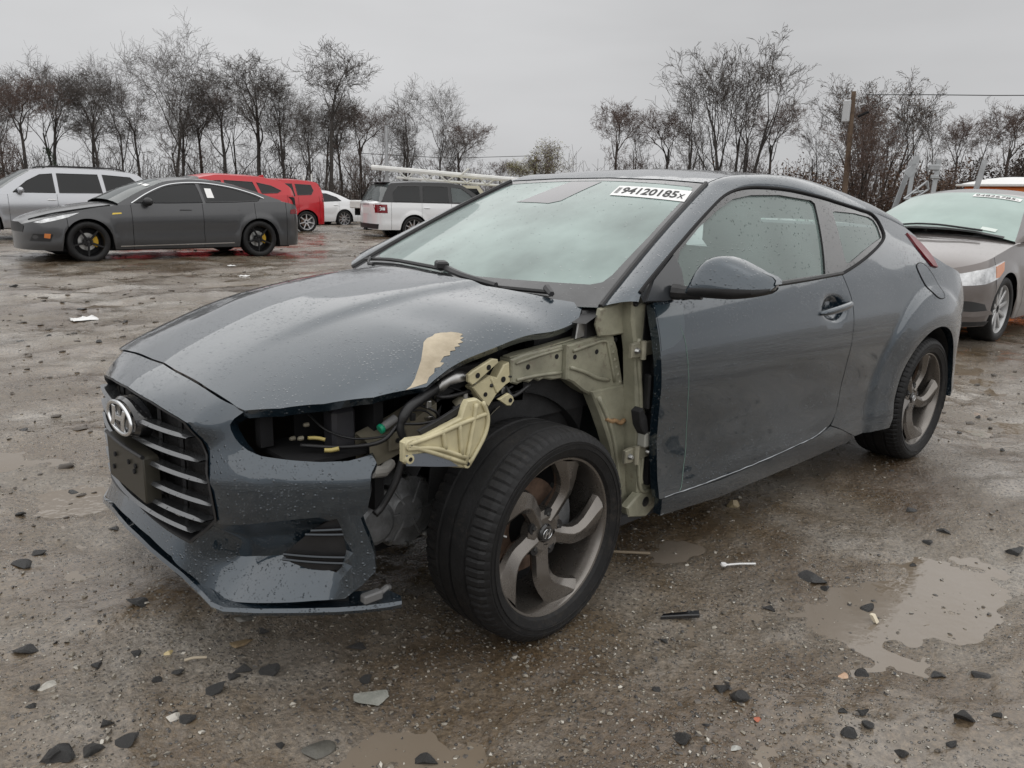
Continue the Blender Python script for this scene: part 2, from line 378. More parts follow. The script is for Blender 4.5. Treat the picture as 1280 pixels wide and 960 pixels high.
# ---------------- front bumper
def pl(z, K, G):
    """piecewise profile with per-point knots"""
    out = np.array(G[0]*np.ones_like(z))
    for i in range(len(K)-1):
        t = np.clip((z-K[i])/np.maximum(K[i+1]-K[i], 1e-6), 0, 1); out = np.where(z >= K[i], G[i]+(G[i+1]-G[i])*t, out)
    return out
ZS = lambda a: cr([.3,.45,.55,.69,.80],[.54,.559,.573,.597,.602],a)
ZCR = lambda a: cr([.3,.447,.68,.756,.82],[.42,.433,.492,.507,.510],a)
ZB = lambda a: cr([.29,.41,.585,.70,.76,.82],[.29,.20,.24,.27,.28,.29],a)
ZV = lambda a: np.maximum(cr([.2,.33,.42,.56,.75],[.30,.31,.315,.350,.41],a), ZB(a)+.05)
ZT = lambda a: cr([0,.17,.335,.5],[.717,.708,.684,.66],a)
XH = lambda a: cr([0,.095,.305,.46,.488],[.113,.111,.116,.127,.133],a)
ZSM = lambda a: zH(XH(a), a)-.004
def gB(y, z):
    a = np.abs(y); z = np.asarray(z, float); dep = .085*(1-sst(.69, .77, a))*sst(.34, .47, a)
    o = 1+0*a
    g = pl(z, [ZB(a)-.05, ZB(a), ZV(a), ZCR(a)-.035, ZCR(a), ZCR(a)+.03, ZS(a)-.012, ZS(a)+.008, .640*o, .70*o, .78*o],
           [-.02*o, -.012*o, dep, dep*.55, .002*o, -.003*o, -.006*o, .001*o, .036*o, .05*o, .09*o])
    t = np.clip((z-ZT(a))/(ZSM(a)-ZT(a)), 0, 1.2); nose = .008+(XH(a)-xN(a)-.012)*(.5*t+.5*t*t)
    wn_ = (1-sst(.36, .45, a))*sst(.60, .68, z); g = g*(1-wn_)+nose*wn_
    chin = -.030+(z-.305)/.055*.032; wc = (1-sst(.27, .36, a))*(1-sst(.38, .46, z)); g = g*(1-wc)+chin*wc
    return g
fB = lambda y, z, off=0.: np.stack([xN(y)+gB(y, z)+off, y, z], 1)
bl = [(0,.322),(.155,.318),(.285,.304),(.41,.212),(.50,.228),(.585,.249),(.70,.277),(.758,.288),(.785,.325),(.803,.359),(.800,.40),(.793,.44),(.779,.500),(.790,.520),(.797,.56),(.797,.597),(.788,.636),(.776,.655),(.760,.647),(.742,.639),(.696,.634),(.634,.632),(.559,.631),(.516,.638),(.490,.648),(.471,.660),(.452,.678),(.446,.690),(.455,.708),(.478,.729)]+[(a, float(ZSM(np.array(a)))) for a in (.46,.40,.35,.30,.25,.2,.15,.1,.05,0)]
gh = [(0,.7165),(.17,.708),(.30,.690),(.335,.683),(.352,.668),(.398,.607),(.423,.565),(.442,.522),(.449,.469),(.447,.442),(.416,.42),(.359,.371),(.336,.350),(.19,.356),(0,.366)]
vh = [(.591,.368),(.632,.414),(.673,.458),(.705,.482),(.738,.496),(.742,.43),(.738,.366),(.721,.345),(.68,.341),(.645,.342),(.61,.351)]
def both(p): p = np.array(p); q = p[::-1]*[-1, 1]; return np.r_[p*[-1, 1], p[::-1][1:-1]]*[1, 1]
sgn = lambda p, s: [(s*a, b) for a, b in p]
aa = np.linspace(.46, .79, 18); lines = []
for s in (-1, 1):
    for f, lo, hi in ((ZS, .46, .795), (ZCR, .452, .776), (ZV, .44, .585)):
        A = np.linspace(lo, hi, 20); lines.append([(s*a, float(f(np.array(a)))) for a in A])
BUM = patch('front_bumper', both(bl), fB, PAINTLOW, car, holes=[both(gh), sgn(vh, -1), sgn(vh, 1)], lines=lines, sp=.020, step=.010, th=.03, flip=True, ang=24)
for s in (-1, 1):
    VT = patch('bumper_vent', sgn(vh, s), lambda y, z: fB(y, z, 0) * [0, 1, 1]+np.stack([xN(y)+.045, 0*y, 0*y], 1), PLASTIC, BUM, sp=.03, step=.02, flip=(s > 0) ^ True)
    for z0, z1, y0, y1 in ((.452,.462,.672,.738),(.440,.448,.660,.739),(.378,.386,.607,.738),(.364,.370,.604,.738)):
        P = [(float(xN(a))+.030, s*a, z0+(z1-z0)*i/7) for i, a in enumerate(np.linspace(y0, y1, 8))]
        mk('vent_slat', tubeVF(P, .0042, 6), mat('dark_vent_trim', (.055, .06, .066), .25, .9), VT)
# grille
GR = mk('grille', (lambda ph: gridVF([[(float(xN(y)+gB(np.array(y), np.array(z))+d), y*k, (z-.53)*k2+.53) for y, z in ph] for d, k, k2 in ((-.004, 1.006, 1.006), (-.006, .985, .985), (.004, .965, .955), (.05, .96, .95))], cv=True))(dense(both(gh), .03).tolist()), PLASTIC, car, ang=40)
yy = lambda z: float(np.interp(z, [.35,.371,.42,.442,.469,.522,.565,.607,.684,.70,.717], [.336,.359,.416,.447,.449,.442,.423,.398,.335,.26,.0]))
mk('grille_backing', patchVF(both(gh), lambda y, z: np.stack([xN(y)+.062, y, z], 1), sp=.06, step=.04, flip=True), mat('grille_mesh_black', (.010, .010, .011), .6, bump=.004, bscale=90), GR)
SLAT = mat('satin_grey_slat', (.13, .134, .14), .25, .75, .3, drops=.3)
for z0, tw in ((.640, 1), (.583, 1), (.529, 1), (.470, 1), (.418, 1), (.378, .9)):
    ye = yy(z0)-.012; Y = np.linspace(-ye, ye, 33); rows = []
    for y in Y:
        zz = z0+.010*(abs(y)/.4)**2; x = float(xN(y)); e = 1-.75*sst(ye-.05, ye, abs(y))
        h = .0070*tw*float(e)
        rows.append([(x+.012, y, zz+h*.6), (x-.002, y, zz+h), (x-.010, y, zz-h*.2), (x-.004, y, zz-h), (x+.030, y, zz-h*.9), (x+.034, y, zz+h*.3)])
    mk('slat', gridVF(rows, cv=True, flip=True), SLAT, GR, ang=30)
for y in (-.36, -.24, -.12, .12, .24, .36):
    P = [(float(xN(y))+.045, y, z) for z in np.linspace(.37, .70-.35*abs(y)**2, 6)]
    mk('grille_rib', tubeVF(P, .007, 4), PLASTIC, GR)
# emblem: elliptical ring with a slanted letter H on a black mount
em = (-.012, 0, .630)
mk('emblem_mount', latheVF([(.0, -.012), (.085, -.010), (.097, .0), (.102, .03)], 40, 'x'), GLOSSBLACK, GR).matrix_local = Matrix.Translation((-.002, 0, .630)) @ Matrix.Diagonal((1, 1.22, .58, 1))
EM = mk('emblem', (lambda a: gridVF([[(em[0]-.010+.006*math.cos(q), (.100+.0085*math.sin(q))*math.cos(t), em[2]+(.044+.0065*math.sin(q))*math.sin(t)) for q in np.linspace(0, 2*math.pi, 8, False)] for t in a], cu=True, cv=True))(np.linspace(0, 2*math.pi, 48, False)), CHROME, GR, ang=180)
def stroke(pts, w, t, fn): return prismVF(pts, 0, t, fn, .002)
hf = lambda u, v, h: (em[0]-.010-h, -u, em[2]+v)
sl_ = .42
for side in (-1, 1):
    pp = [(side*.043-.013+v*sl_, v) for v in (-.032, -.010, .010, .032)]; qq = [(side*.043+.014+v*sl_, v) for v in (.032, .010, -.010, -.032)]
    pp = [(u+side*(abs(v)-.02)*.35, v) for u, v in pp]; qq = [(u+side*(abs(v)-.02)*.35, v) for u, v in qq]
    mk('emblem_letter', prismVF(pp+qq, 0, .006, hf, .002), CHROME, EM)
mk('emblem_letter', prismVF([(-.045,-.012),(.040,-.004),(.045,.012),(-.040,.004)], 0, .005, hf, .0015), CHROME, EM)
# licence plate bracket
pb = [(-.152,-.068),(.152,-.068),(.158,-.062),(.158,.062),(.152,.068),(-.152,.068),(-.158,.062),(-.158,-.062)]
PB = mk('plate_bracket', prismVF(pb, .03, -.012, lambda u, v, h: (-.012+h+.25*u*u, u, .482+v), .004), mat('bracket_plastic', (.036, .033, .025), .45, dirt=.3), GR)
for u, v in ((-.09,.012),(.075,.02),(-.10,.03),(.10,-.025),(-.05,.03)):
    mk('screw_hole', latheVF([(.0,-.0005),(.0075,-.0005),(.0075,.004)], 10, 'x'), DARK, PB, loc=(-.0255+.25*u*u, u, .482+v))
mk('bracket_lip', tubeVF([(-.024+.25*y*y, y, .552) for y in np.linspace(-.157, .157, 10)], .006, 6), PLASTIC, PB)
# splitter
sp_l = np.array([(.000,0,.252),(.001,-.10,.249),(.007,-.20,.246),(.016,-.30,.241),(.026,-.40,.226),(.033,-.455,.212),(.044,-.50,.214),(.095,-.58,.226),(.165,-.66,.236),(.24,-.73,.242),(.295,-.772,.246),(.345,-.803,.249),(.375,-.820,.251)])
sp_f = np.r_[(sp_l*[1, -1, 1])[::-1][:-1], sp_l]; spc = sp_f
tg = np.gradient(spc, axis=0); tg[:, 2] = 0; tg /= np.linalg.norm(tg, axis=1)[:, None]; nn_ = np.stack([tg[:, 1], -tg[:, 0], 0*tg[:, 0]], 1)
nn_ *= np.sign(nn_[len(nn_)//2][0])*-1
endw = 1-.7*sst(.90, 1, np.abs(np.linspace(-1, 1, len(spc))))
rows = [[spc[i]+nn_[i]*(a*endw[i]-.004)+np.array([0, 0, b]) for a, b in ((-.010,-.013),(.004,-.008),(.008,.002),(.002,.011),(-.012,.010),(-.075,.012),(-.075,-.006))] for i in range(len(spc))]
SPL = mk('splitter', gridVF(rows, cv=True), PAINTLOW, car, ang=28)
V_, F_ = gridVF(rows, cv=True)
mk('splitter_end', ([tuple(p) for p in rows[-1]], [tuple(range(7))]), PLASTIC, SPL); mk('splitter_end', ([tuple(p) for p in rows[0]], [tuple(range(7))[::-1]]), PLASTIC, SPL)
rows = [[(float(xN(y))+d+.012, y, z+o) for y in np.linspace(-.72, .72, 49) for z in [float(np.interp(abs(y), sp_l[:, 1][::-1]*-1 if 0 else [0,.3,.42,.6,.8], zz))]] for d, o, zz in ((.045, .03, [.315,.30,.25,.26,.28]), (.052, 0, [.26,.25,.22,.235,.25]))]
mk('lower_intake_panel', gridVF(rows), PLASTIC, BUM)
mk('tow_clip', join(boxVF(.285, .34, -.79, -.765, .268, .292, .004), tubeVF([(.33,-.78,.28),(.36,-.775,.288),(.37,-.77,.282)], .008, 6)), mat('worn_grey_plastic', (.13, .13, .13), .5), BUM)
# right headlight (left one is gone)
hl = [(.446,.690),(.455,.708),(.478,.729),(.56,.738),(.64,.735),(.72,.72),(.80,.70),(.83,.69),(.80,.662),(.776,.656),(.742,.640),(.634,.633),(.516,.639),(.471,.661)]
HLm = mat('headlamp_lens', (.05, .052, .055), .06, coat=1)
patch('headlight', sgn(hl, 1), lambda y, z: np.stack([xN(y)+.048+.35*(z-.64), y, z], 1), HLm, car, sp=.03, step=.02, th=.03, flip=True)
# ---------------- windscreen
def WS(s, t, off=0.):
    s = np.asarray(s, float); t = np.asarray(t, float)
    xb = 1.0+.19*s*s; zb = .925+.016*s*s; xt = 2.03-.065*s*s; zt = 1.352-.02*s*s; b = 4*t*(1-t)*.03*(1-.6*s*s)+off
    return np.stack([xb+(xt-xb)*t-b*.42, (.722+(.545-.722)*t)*s, zb+(zt-zb)*t+b*.9], 1)
WSH = patch('windscreen', [(-1,0),(1,0),(1,1),(-1,1)], lambda s, t: WS(s, t), WGLASS, car, sp=.07, step=.05, flip=True)
rr_ = lambda q: [(-q[0]+.06,q[1]),(0,q[1]-.012),(q[0]-.06,q[1]),(q[0]-.015,q[1]+.02),(q[0],q[1]+.07),(q[0]+.012,.5),(q[0],q[2]-.05),(q[0]-.03,q[2]),(0,q[2]+.012),(-q[0]+.03,q[2]),(-q[0],q[2]-.05),(-q[0]-.012,.5),(-q[0],q[1]+.07),(-q[0]+.015,q[1]+.02)]
FRIT = mat('windscreen_frit', (.055, .056, .058), .10, coat=.5, vary=.2, vscale=14, drops=.3)
patch('frit_band', [(-1,0),(1,0),(1,1),(-1,1)], lambda s, t: WS(s, t, .0012), FRIT, WSH, holes=[rr_((.945,.135,.955))], sp=.06, step=.03, flip=True)
patch('sensor_panel', [(.40,.70),(.36,.72),(.30,.955),(-.02,.955),(-.02,.72),(.05,.69)], lambda s, t: WS(s, t, .0018), mat('sensor_frit', (.085, .080, .090), .12, coat=.3), WSH, sp=.05, step=.04, flip=True)
# sticker: white label with a lot number
stk = [(-.28,.905),(-.955,.912),(-.975,.805),(-.345,.800)]
c0, c1, c2, c3 = map(np.array, stk)
bil = lambda a, b: (c0*(1-a)[:, None]+c1*a[:, None])*(1-b)[:, None]+(c3*(1-a)[:, None]+c2*a[:, None])*b[:, None]
ST = patch('lot_sticker', [(0,0),(1,0),(1,1),(0,1)], lambda a, b: WS(*bil(a, b).T, .003), WHITE, WSH, sp=.2, step=.1)
tv, tf = textVF('94120185', 1.0, bold=.022); tv = np.array(tv)
def st_map(tv, a0, a1, b0, b1):
    lo, hi = tv.min(0), tv.max(0); a = a0+(tv[:, 0]-lo[0])/(hi[0]-lo[0])*(a1-a0); b = b1-(tv[:, 1]-lo[1])/(hi[1]-lo[1])*(b1-b0)
    return WS(*bil(a, b).T, .0045).tolist()
mk('sticker_print', (st_map(tv, .11, .86, .16, .80), tf), INK, ST, smooth=False)
tv, tf = textVF('x', 1.0); mk('sticker_print', (st_map(np.array(tv), .875, .955, .38, .78), tf), INK, ST, smooth=False)
for k in range(9):
    a = .03+.006*k; mk('sticker_print', (WS(*bil(np.array([a, a+.003, a+.003, a]), np.array([.2, .2, .8, .8])).T, .0045).tolist(), [(0, 1, 2, 3)]), INK, ST, smooth=False)
for s in (-1, 1):
    mk('windscreen_trim', tubeVF(WS(np.full(14, s*1.006), np.linspace(0, 1, 14), .004), .010, 6), PLASTIC, WSH)
# wipers
def on_ws(l, off): return [WS(np.array([s]), np.array([t]), off)[0] for s, t in l]
for pts, arm in (([(.92,.075),(.55,.125),(.1,.13),(-.02,.125)], [(-.02,.125),(-.25,.085),(-.50,.05)]), ([(.10,.05),(-.3,.06),(-.75,.055)], [(-.75,.055),(-.8,.02)])):
    WP = mk('wiper', tubeVF(spl(on_ws(pts, .014), 6), .008, 6), PLASTIC, car)
    mk('wiper_arm', tubeVF(spl(on_ws(arm, .030), 6), np.linspace(.013, .010, 6*(len(arm)-1)+1), 6), mat('wiper_arm_grey', (.04, .04, .042), .4), WP)
mk('wiper_hinge', boxVF(-.045, .045, -.022, .022, -.012, .016, .006), PLASTIC, car).matrix_local = Matrix.Translation(Vector(on_ws([(-.03,.125)], .03)[0])) @ Matrix.Rotation(R(60), 4, 'Z')
mk('washer_tube', tubeVF(spl([(1.20,.60,.99),(1.17,.55,1.00),(1.13,.50,.985),(1.10,.42,.985)], 5), .006, 6), PLASTIC, car)
# cowl under the windscreen
mk('cowl_panel', gridVF([[(.93+.18*s*s, .74*s, .90) for s in np.linspace(-1, 1, 15)], [(1.06+.16*s*s, .725*s, .945-.01*s*s) for s in np.linspace(-1, 1, 15)]]), PLASTIC, car)
# ---------------- roof and side frames
seam = lambda x: np.stack([x, 0*x+.552, zR(x, .552)], 1)
patch('roof', [(x, -.548) for x in np.linspace(1.972, 3.60, 20)]+[(3.68,-.3),(3.70,0),(3.68,.3)]+[(x, .548) for x in np.linspace(3.60, 1.972, 20)]+[(2.015,.3),(2.036,0),(2.015,-.3)],
      lambda x, y: np.stack([x, y, zR(x, y)], 1), PAINT, car, sp=.06, step=.03, th=.01)
DLO = np.array([(1.282,.991),(1.365,1.032),(1.574,1.129),(1.798,1.226),(1.969,1.291),(2.109,1.320),(2.266,1.330),(2.492,1.324),(2.719,1.300),(2.884,1.276),(3.10,1.246),(3.191,1.232),(3.228,1.210),(3.235,1.180),(3.206,1.129),(3.108,1.092),(2.911,1.040),(2.748,1.004),(2.642,.984)])
for s in (-1, 1):
    sd = lambda x, z, o=0., s=s: np.stack([x, s*(yS(x, z)+o), z], 1)
    # A pillar + roof rail
    n = 60
    inner = np.r_[WS(np.full(20, 1.), np.linspace(.0, 1, 20)), seam(np.linspace(2.0, 3.60, 30))]; inner = resamp(inner, n)
    dl = np.r_[[(1.262,.965)], DLO[:12]]; dls = spl(dl, 6); dls = dls[dls[:, 0] < 3.2]; dls = np.r_[dls, [(3.32,1.225),(3.45,1.20),(3.60,1.165)]]
    outer = np.stack([dls[:, 0], yS(dls[:, 0], dls[:, 1]), dls[:, 1]], 1); outer = resamp(outer, n)
    # match by x so that the rail stays upright
    oi = np.stack([np.interp(inner[:, 0]+np.linspace(.07, .0, n), outer[:, 0], outer[:, k]) for k in range(3)], 1); oi[0] = outer[0]
    rows = []
    for k, (w_, b_) in enumerate(zip((0, .06, .25, .5, .75, .94, 1, 1), (0, .007, .014, .0165, .0125, .005, .0, -.012))):
        P = inner*(1-w_)+oi*w_; nrm = np.stack([0*P[:, 0]-.25, .75+0*P[:, 0], .65+0*P[:, 0]], 1); nrm /= np.linalg.norm(nrm, axis=1)[:, None]; rows.append((P+nrm*b_)*[1, s, 1])
    mk('roof_rail', gridVF(rows, flip=s > 0), PAINT, car, ang=45)
    # black door-frame seal and window trim behind the glass
    trim = [tuple(p) for p in spl(DLO, 4)]+[(2.2,.972),(1.75,.962),(1.40,.955),(1.29,.962)]
    dg = [(1.520,1.060),(1.565,1.107),(1.729,1.182),(1.903,1.245),(2.027,1.281),(2.17,1.298),(2.385,1.302),(2.63,1.284),(2.648,1.270),(2.604,1.179),(2.545,1.060),(2.509,.990),(1.99,.978),(1.505,.968)]
    qg = [(2.772,1.236),(2.80,1.240),(3.00,1.232),(3.15,1.215),(3.19,1.200),(3.196,1.172),(3.168,1.122),(3.05,1.100),(2.919,1.070),(2.76,1.028),(2.722,1.025),(2.717,1.05),(2.739,1.137)]
    TR = patch('window_trim', trim, lambda x, z: sd(x, z, -.004), GLOSSBLACK, car, holes=[dg, qg], sp=.05, step=.025, th=.02, flip=s > 0)
    patch('door_glass', [(a+(a-2.05)*.02, b+(b-1.13)*.03) for a, b in dg], lambda x, z: sd(x, z, -.014), SGLASS, car, sp=.06, step=.04, flip=s > 0)
    patch('quarter_glass', [(a+(a-2.95)*.03, b+(b-1.13)*.03) for a, b in qg], lambda x, z: sd(x, z, -.010), SGLASS, car, sp=.06, step=.04, flip=s > 0)
    # thin black seal line round the opening
    sq = spl(DLO, 5); mk('window_seal', tubeVF(np.stack([sq[:, 0], s*(yS(sq[:, 0], sq[:, 1])-.001), sq[:, 1]], 1), .0065, 6), DARK, TR)
    bs = np.array([(2.642,.984),(2.3,.972),(1.9,.964),(1.5,.958)]); bs = spl(bs, 6)
    mk('belt_strip', tubeVF(np.stack([bs[:, 0], s*(yS(bs[:, 0], bs[:, 1])+.002), bs[:, 1]+.004], 1), .0075, 6), PLASTIC, TR)
    # door
    dr = np.r_[[(1.335,.957),(1.328,.90),(1.327,.81),(1.338,.653),(1.362,.478),(1.388,.300)], spl([(1.40,.2955),(1.76,.283),(2.10,.292),(2.341,.303),(2.50,.313),(2.575,.332),(2.625,.362),(2.650,.42),(2.661,.548),(2.664,.640),(2.668,.727),(2.674,.827),(2.668,.893),(2.648,.960),(2.638,.983)], 3), [(2.3,.972),(1.9,.964),(1.5,.958)]]
    cx0, cz0 = 2.515, .852
    cup = [(cx0+.118*math.cos(t)*(1.0 if math.cos(t) < 0 else .95), cz0+.060*math.sin(t)+.006*math.cos(t)) for t in np.linspace(0, 2*math.pi, 28, False)]
    def doorf(x, z, s=s):
        r_ = np.hypot((x-cx0)/.115, (z-cz0)/.060); return np.stack([x, s*(yS(x, z)-.034*(1-sst(.35, 1.0, r_))), z], 1)
    DO = mk('door', patchVF(dr, doorf, lines=[np.r_[cq_, cq_[:1]] for k_ in (1., .82, .62, .42, .2) for cq_ in [[(cx0+(a_-cx0)*k_, cz0+(b_-cz0)*k_) for a_, b_ in cup]]], sp=.032, step=.014, th=.03, flip=s > 0), PAINTLOW, car, ang=40)
    if s < 0:
        q = spl([(1.449,.876),(1.465,.831),(1.472,.779),(1.489,.683),(1.525,.503),(1.528,.403),(1.516,.321),(1.505,.300)], 5); mk('scratch', tubeVF(np.stack([q[:, 0], s*(yS(q[:, 0], q[:, 1])+.0004), q[:, 1]], 1), .0011, 4), mat('pale_scratch', (.16, .25, .21), .6), DO)['label'] = 'thin pale green scratch down the door front'
        q = spl([(1.42,.298),(1.655,.291),(1.978,.290),(2.341,.304),(2.475,.314),(2.56,.334)], 8); gk = np.random.default_rng(4)
        mk('scuffed_edge', tubeVF(np.stack([q[:, 0], s*(yS(q[:, 0], q[:, 1])+.0006), q[:, 1]+gk.normal(0, .0006, len(q))], 1), .0017*gk.uniform(.4, 1.3, len(q)), 4), mat('scuffed_paint_edge', (.36, .38, .40), .5), DO)
        mk('dry_patch', patchVF([(1.338,.950),(1.434,.949),(1.483,.940),(1.478,.885),(1.465,.855),(1.443,.835),(1.40,.817),(1.333,.810)], lambda x, z: sd(x, z, .0007), sp=.03, step=.012, flip=False), mat('dry_slate_paint', (.026, .046, .060), .30, .5, 1.0), DO)
    hp = np.array([(cx0-.128,.842,.010),(cx0-.10,.846,.026),(cx0-.03,.852,.034),(cx0+.06,.859,.034),(cx0+.115,.864,.026),(cx0+.150,.868,.006)])
    H_ = spl(hp, 4); rows = []
    for i, (x, z, o) in enumerate(H_):
        e = math.sin(math.pi*(i+.6)/(len(H_)+.2))**.45; yb = float(yS(x, z))+o-.012
        rows.append([(x, s*(yb+.011*math.cos(q)), z+.0155*e*math.sin(q)) for q in np.linspace(0, 2*math.pi, 10, False)])
    V, F = gridVF(rows, cv=True, flip=s < 0); F += [tuple(range(10)), tuple(range(len(V)-10, len(V)))[::-1]]
    mk('door_handle', (V, F), PAINT, DO, ang=180)
    # mirror: sail panel, arm, housing, glass
    sail = [(1.300,.966),(1.365,1.024),(1.515,1.098),(1.528,1.05),(1.515,.985),(1.50,.966),(1.40,.960)]
    patch('mirror_sail', sail, lambda x, z: sd(x, z, .006), mat('sail_panel', (.030, .033, .037), .3, coat=.3), DO, sp=.05, step=.03, th=.015, flip=s > 0)
    if s < 0:      # the right mirror is gone
        rows = []; T_ = np.r_[0, .012, .035, np.linspace(.08, .93, 12), .97, .99, 1.0]
        for t in T_:
            y = .862+.240*t
            zt_ = cr([0,.03,.10,.20,.32,.5,.7,.86,.95,1],[1.030,1.060,1.090,1.104,1.107,1.099,1.080,1.062,1.048,1.030],t); zb_ = cr([0,.1,.5,.8,.95,1],[.985,.976,.978,.990,1.004,1.020],t)
            dp = cr([0,.05,.2,.5,.8,.95,1],[.06,.10,.135,.14,.115,.075,.02],t); xf_ = 1.425+.07*t*t+.05*sst(.85,1,t); zc_ = (zt_+zb_)/2; hz = (zt_-zb_)/2; ring = []
            for q in np.linspace(0, 2*math.pi, 28, False):
                cq, sq_ = math.cos(q), math.sin(q); ex = math.copysign(abs(cq)**.62, cq); ez = math.copysign(abs(sq_)**.72, sq_)
                lean = .075*(1+ez)*.5*(ex < .2)
                ring.append((float(xf_+dp*.5+dp*.5*ex+lean*.6), s*y, float(zc_+hz*ez)))
            rows.append(ring)
        V, F = gridVF(rows, cv=True); k = len(rows[0]); F += [tuple(range(k))[::-1], tuple(range(len(V)-k, len(V)))]
        MI = mk('mirror', (V, F), PAINT, DO, ang=50)
        low = []
        for i, R_ in enumerate(rows[2:-2]):
            lim = 1.004+.016*i/14; y = R_[0][1]; seg_ = [R_[j % 28] for j in range(14, 29)]
            seg_ = [p for p in seg_]; cut = []
            for j, p in enumerate(seg_):
                x_, y_, z_ = p; cut.append((x_+(-.003 if j < 7 else .003), y_, min(z_-.002, lim)))
            low.append(cut)
        mk('mirror_base', gridVF(low), PLASTIC, MI)
        mk('mirror_arm', tubeVF(spl([(1.44,s*.808,.986),(1.455,s*.84,.985),(1.475,s*.90,.988)], 5), [.026]*5+[.022]*6, 10), PLASTIC, MI)
    # sill
    sl2 = [(1.405,.2935),(1.76,.279),(2.10,.288),(2.341,.299),(2.50,.309),(2.60,.332),(2.70,.30),(2.86,.235),(2.80,.217),(2.374,.205),(1.79,.198),(1.409,.232)]
    patch('sill', sl2, lambda x, z: sd(x, z, .0), PAINTLOW, car, sp=.05, step=.025, th=.03, flip=s > 0)
    # quarter panel
    arch = [(RX-.385+.0*0, .24)]+[(RX+.372*math.cos(t), ZC+.378*math.sin(t)) for t in np.linspace(math.pi*1.03, -.10, 34)]
    qp = [(2.605,.336),(2.632,.360),(2.656,.42),(2.667,.548),(2.672,.727),(2.680,.827),(2.674,.893),(2.654,.960),(2.646,.980)]
    qp = qp+[tuple(p) for p in spl(DLO[::-1][:9], 4)][1:]+[(3.32,1.222),(3.45,1.197),(3.60,1.162),(3.66,1.120),(3.62,1.085),(3.66,1.03),(3.78,.98),(3.98,.93),(4.04,.80),(4.05,.62),(3.98,.45),(3.93,.32)]+[tuple(a) for a in arch[::-1]]+[(2.86,.238),(2.70,.303)]
    QP = patch('quarter_panel', qp, sd, PAINTLOW, car, lines=[[(RX+r_*math.cos(t), ZC+r_*math.sin(t)) for t in np.linspace(.75, 2.9, 34)] for r_ in (.515, .535, .548, .56, .572, .585, .605)], sp=.035, step=.018, th=.025, flip=s > 0, ang=40)
    fl = spl([(3.40,.985),(3.46,1.0),(3.52,.975),(3.585,.895),(3.60,.835),(3.54,.83),(3.475,.86),(3.415,.93)], 5, True)
    mk('fuel_flap', patchVF(fl, lambda x, z: sd(x, z, .003), sp=.03, step=.015, th=.004, flip=s > 0), PAINT, QP)
    flc = np.r_[fl, fl[:1]]; mk('flap_gap', tubeVF(np.stack([flc[:, 0], s*(yS(flc[:, 0], flc[:, 1])+.0005), flc[:, 1]], 1), .0032, 5), DARK, QP)
    tl = [(3.530,1.140),(3.60,1.118),(3.625,1.085),(3.64,1.03),(3.63,.975),(3.58,.985),(3.545,1.03),(3.525,1.08)]
    patch('tail_light', tl, lambda x, z: sd(x, z, .010), RED, car, sp=.03, step=.02, th=.02, flip=s > 0)
    # rear wheel well
    rows = [[(RX+.375*math.cos(t), s*y, ZC+.38*math.sin(t)) for t in np.linspace(-.3, math.pi+.3, 30)] for y in (.872, .56)]
    WWp = mk('wheel_well', gridVF(rows, flip=s > 0), LINER, car)
    mk('wheel_well_wall', ([(RX+.375*math.cos(t), s*.562, ZC+.38*math.sin(t)) for t in np.linspace(-.3, math.pi+.3, 30)], [tuple(range(30))]), LINER, WWp)
# rear: hatch, glass, spoiler, bumper
xr = lambda y, z: cr([.2,.35,.5,.65,.8,.9,1.0,1.1,1.2,1.3], [4.05,4.19,4.23,4.24,4.20,4.13,4.02,3.88,3.74,3.55], z)-.50*np.abs(y)**3.2
patch('hatch', [(-.70,.72),(.70,.72),(.68,.98),(.62,1.10),(.55,1.165),(-.55,1.165),(-.62,1.10),(-.68,.98)], lambda y, z: np.stack([xr(y, z), y, z], 1), PAINT, car, sp=.07, step=.05, th=.02)
patch('rear_bumper', [(-.80,.24),(.80,.24),(.86,.45),(.85,.70),(.82,.80),(.70,.715),(-.70,.715),(-.82,.80),(-.85,.70),(-.86,.45)], lambda y, z: np.stack([xr(y, z), y, z], 1), PAINT, car, sp=.07, step=.05, th=.02)
rows = [[(3.58+d-.12*abs(y)**2, y, float(zR(3.58, y))-e) for y in np.linspace(-.60, .60, 17)] for d, e in ((0, .005), (.06, .02), (.12, .048), (.118, .065), (.02, .06))]
mk('spoiler', gridVF(rows, flip=False), PAINT, car, ang=40)
# floor pan and bulkheads, plus an added dark panel, keep daylight out from below
mk('floor_pan', boxVF(1.25, 3.10, -.78, .78, .205, .235), LINER, car); mk('front_undertray', boxVF(.22, 1.25, -.42, .60, .205, .235), DARK, car); mk('light_block_panel', boxVF(.42, 1.25, -.44, -.42, .21, .55), DARK, car); mk('rear_undertray', boxVF(3.10, 4.0, -.55, .55, .215, .30), LINER, car)
mk('bulkhead', boxVF(1.03, 1.07, -.45, .60, .235, .88), DARK, car); mk('radiator', boxVF(.38, .42, -.42, .66, .235, .70), DARK, car)
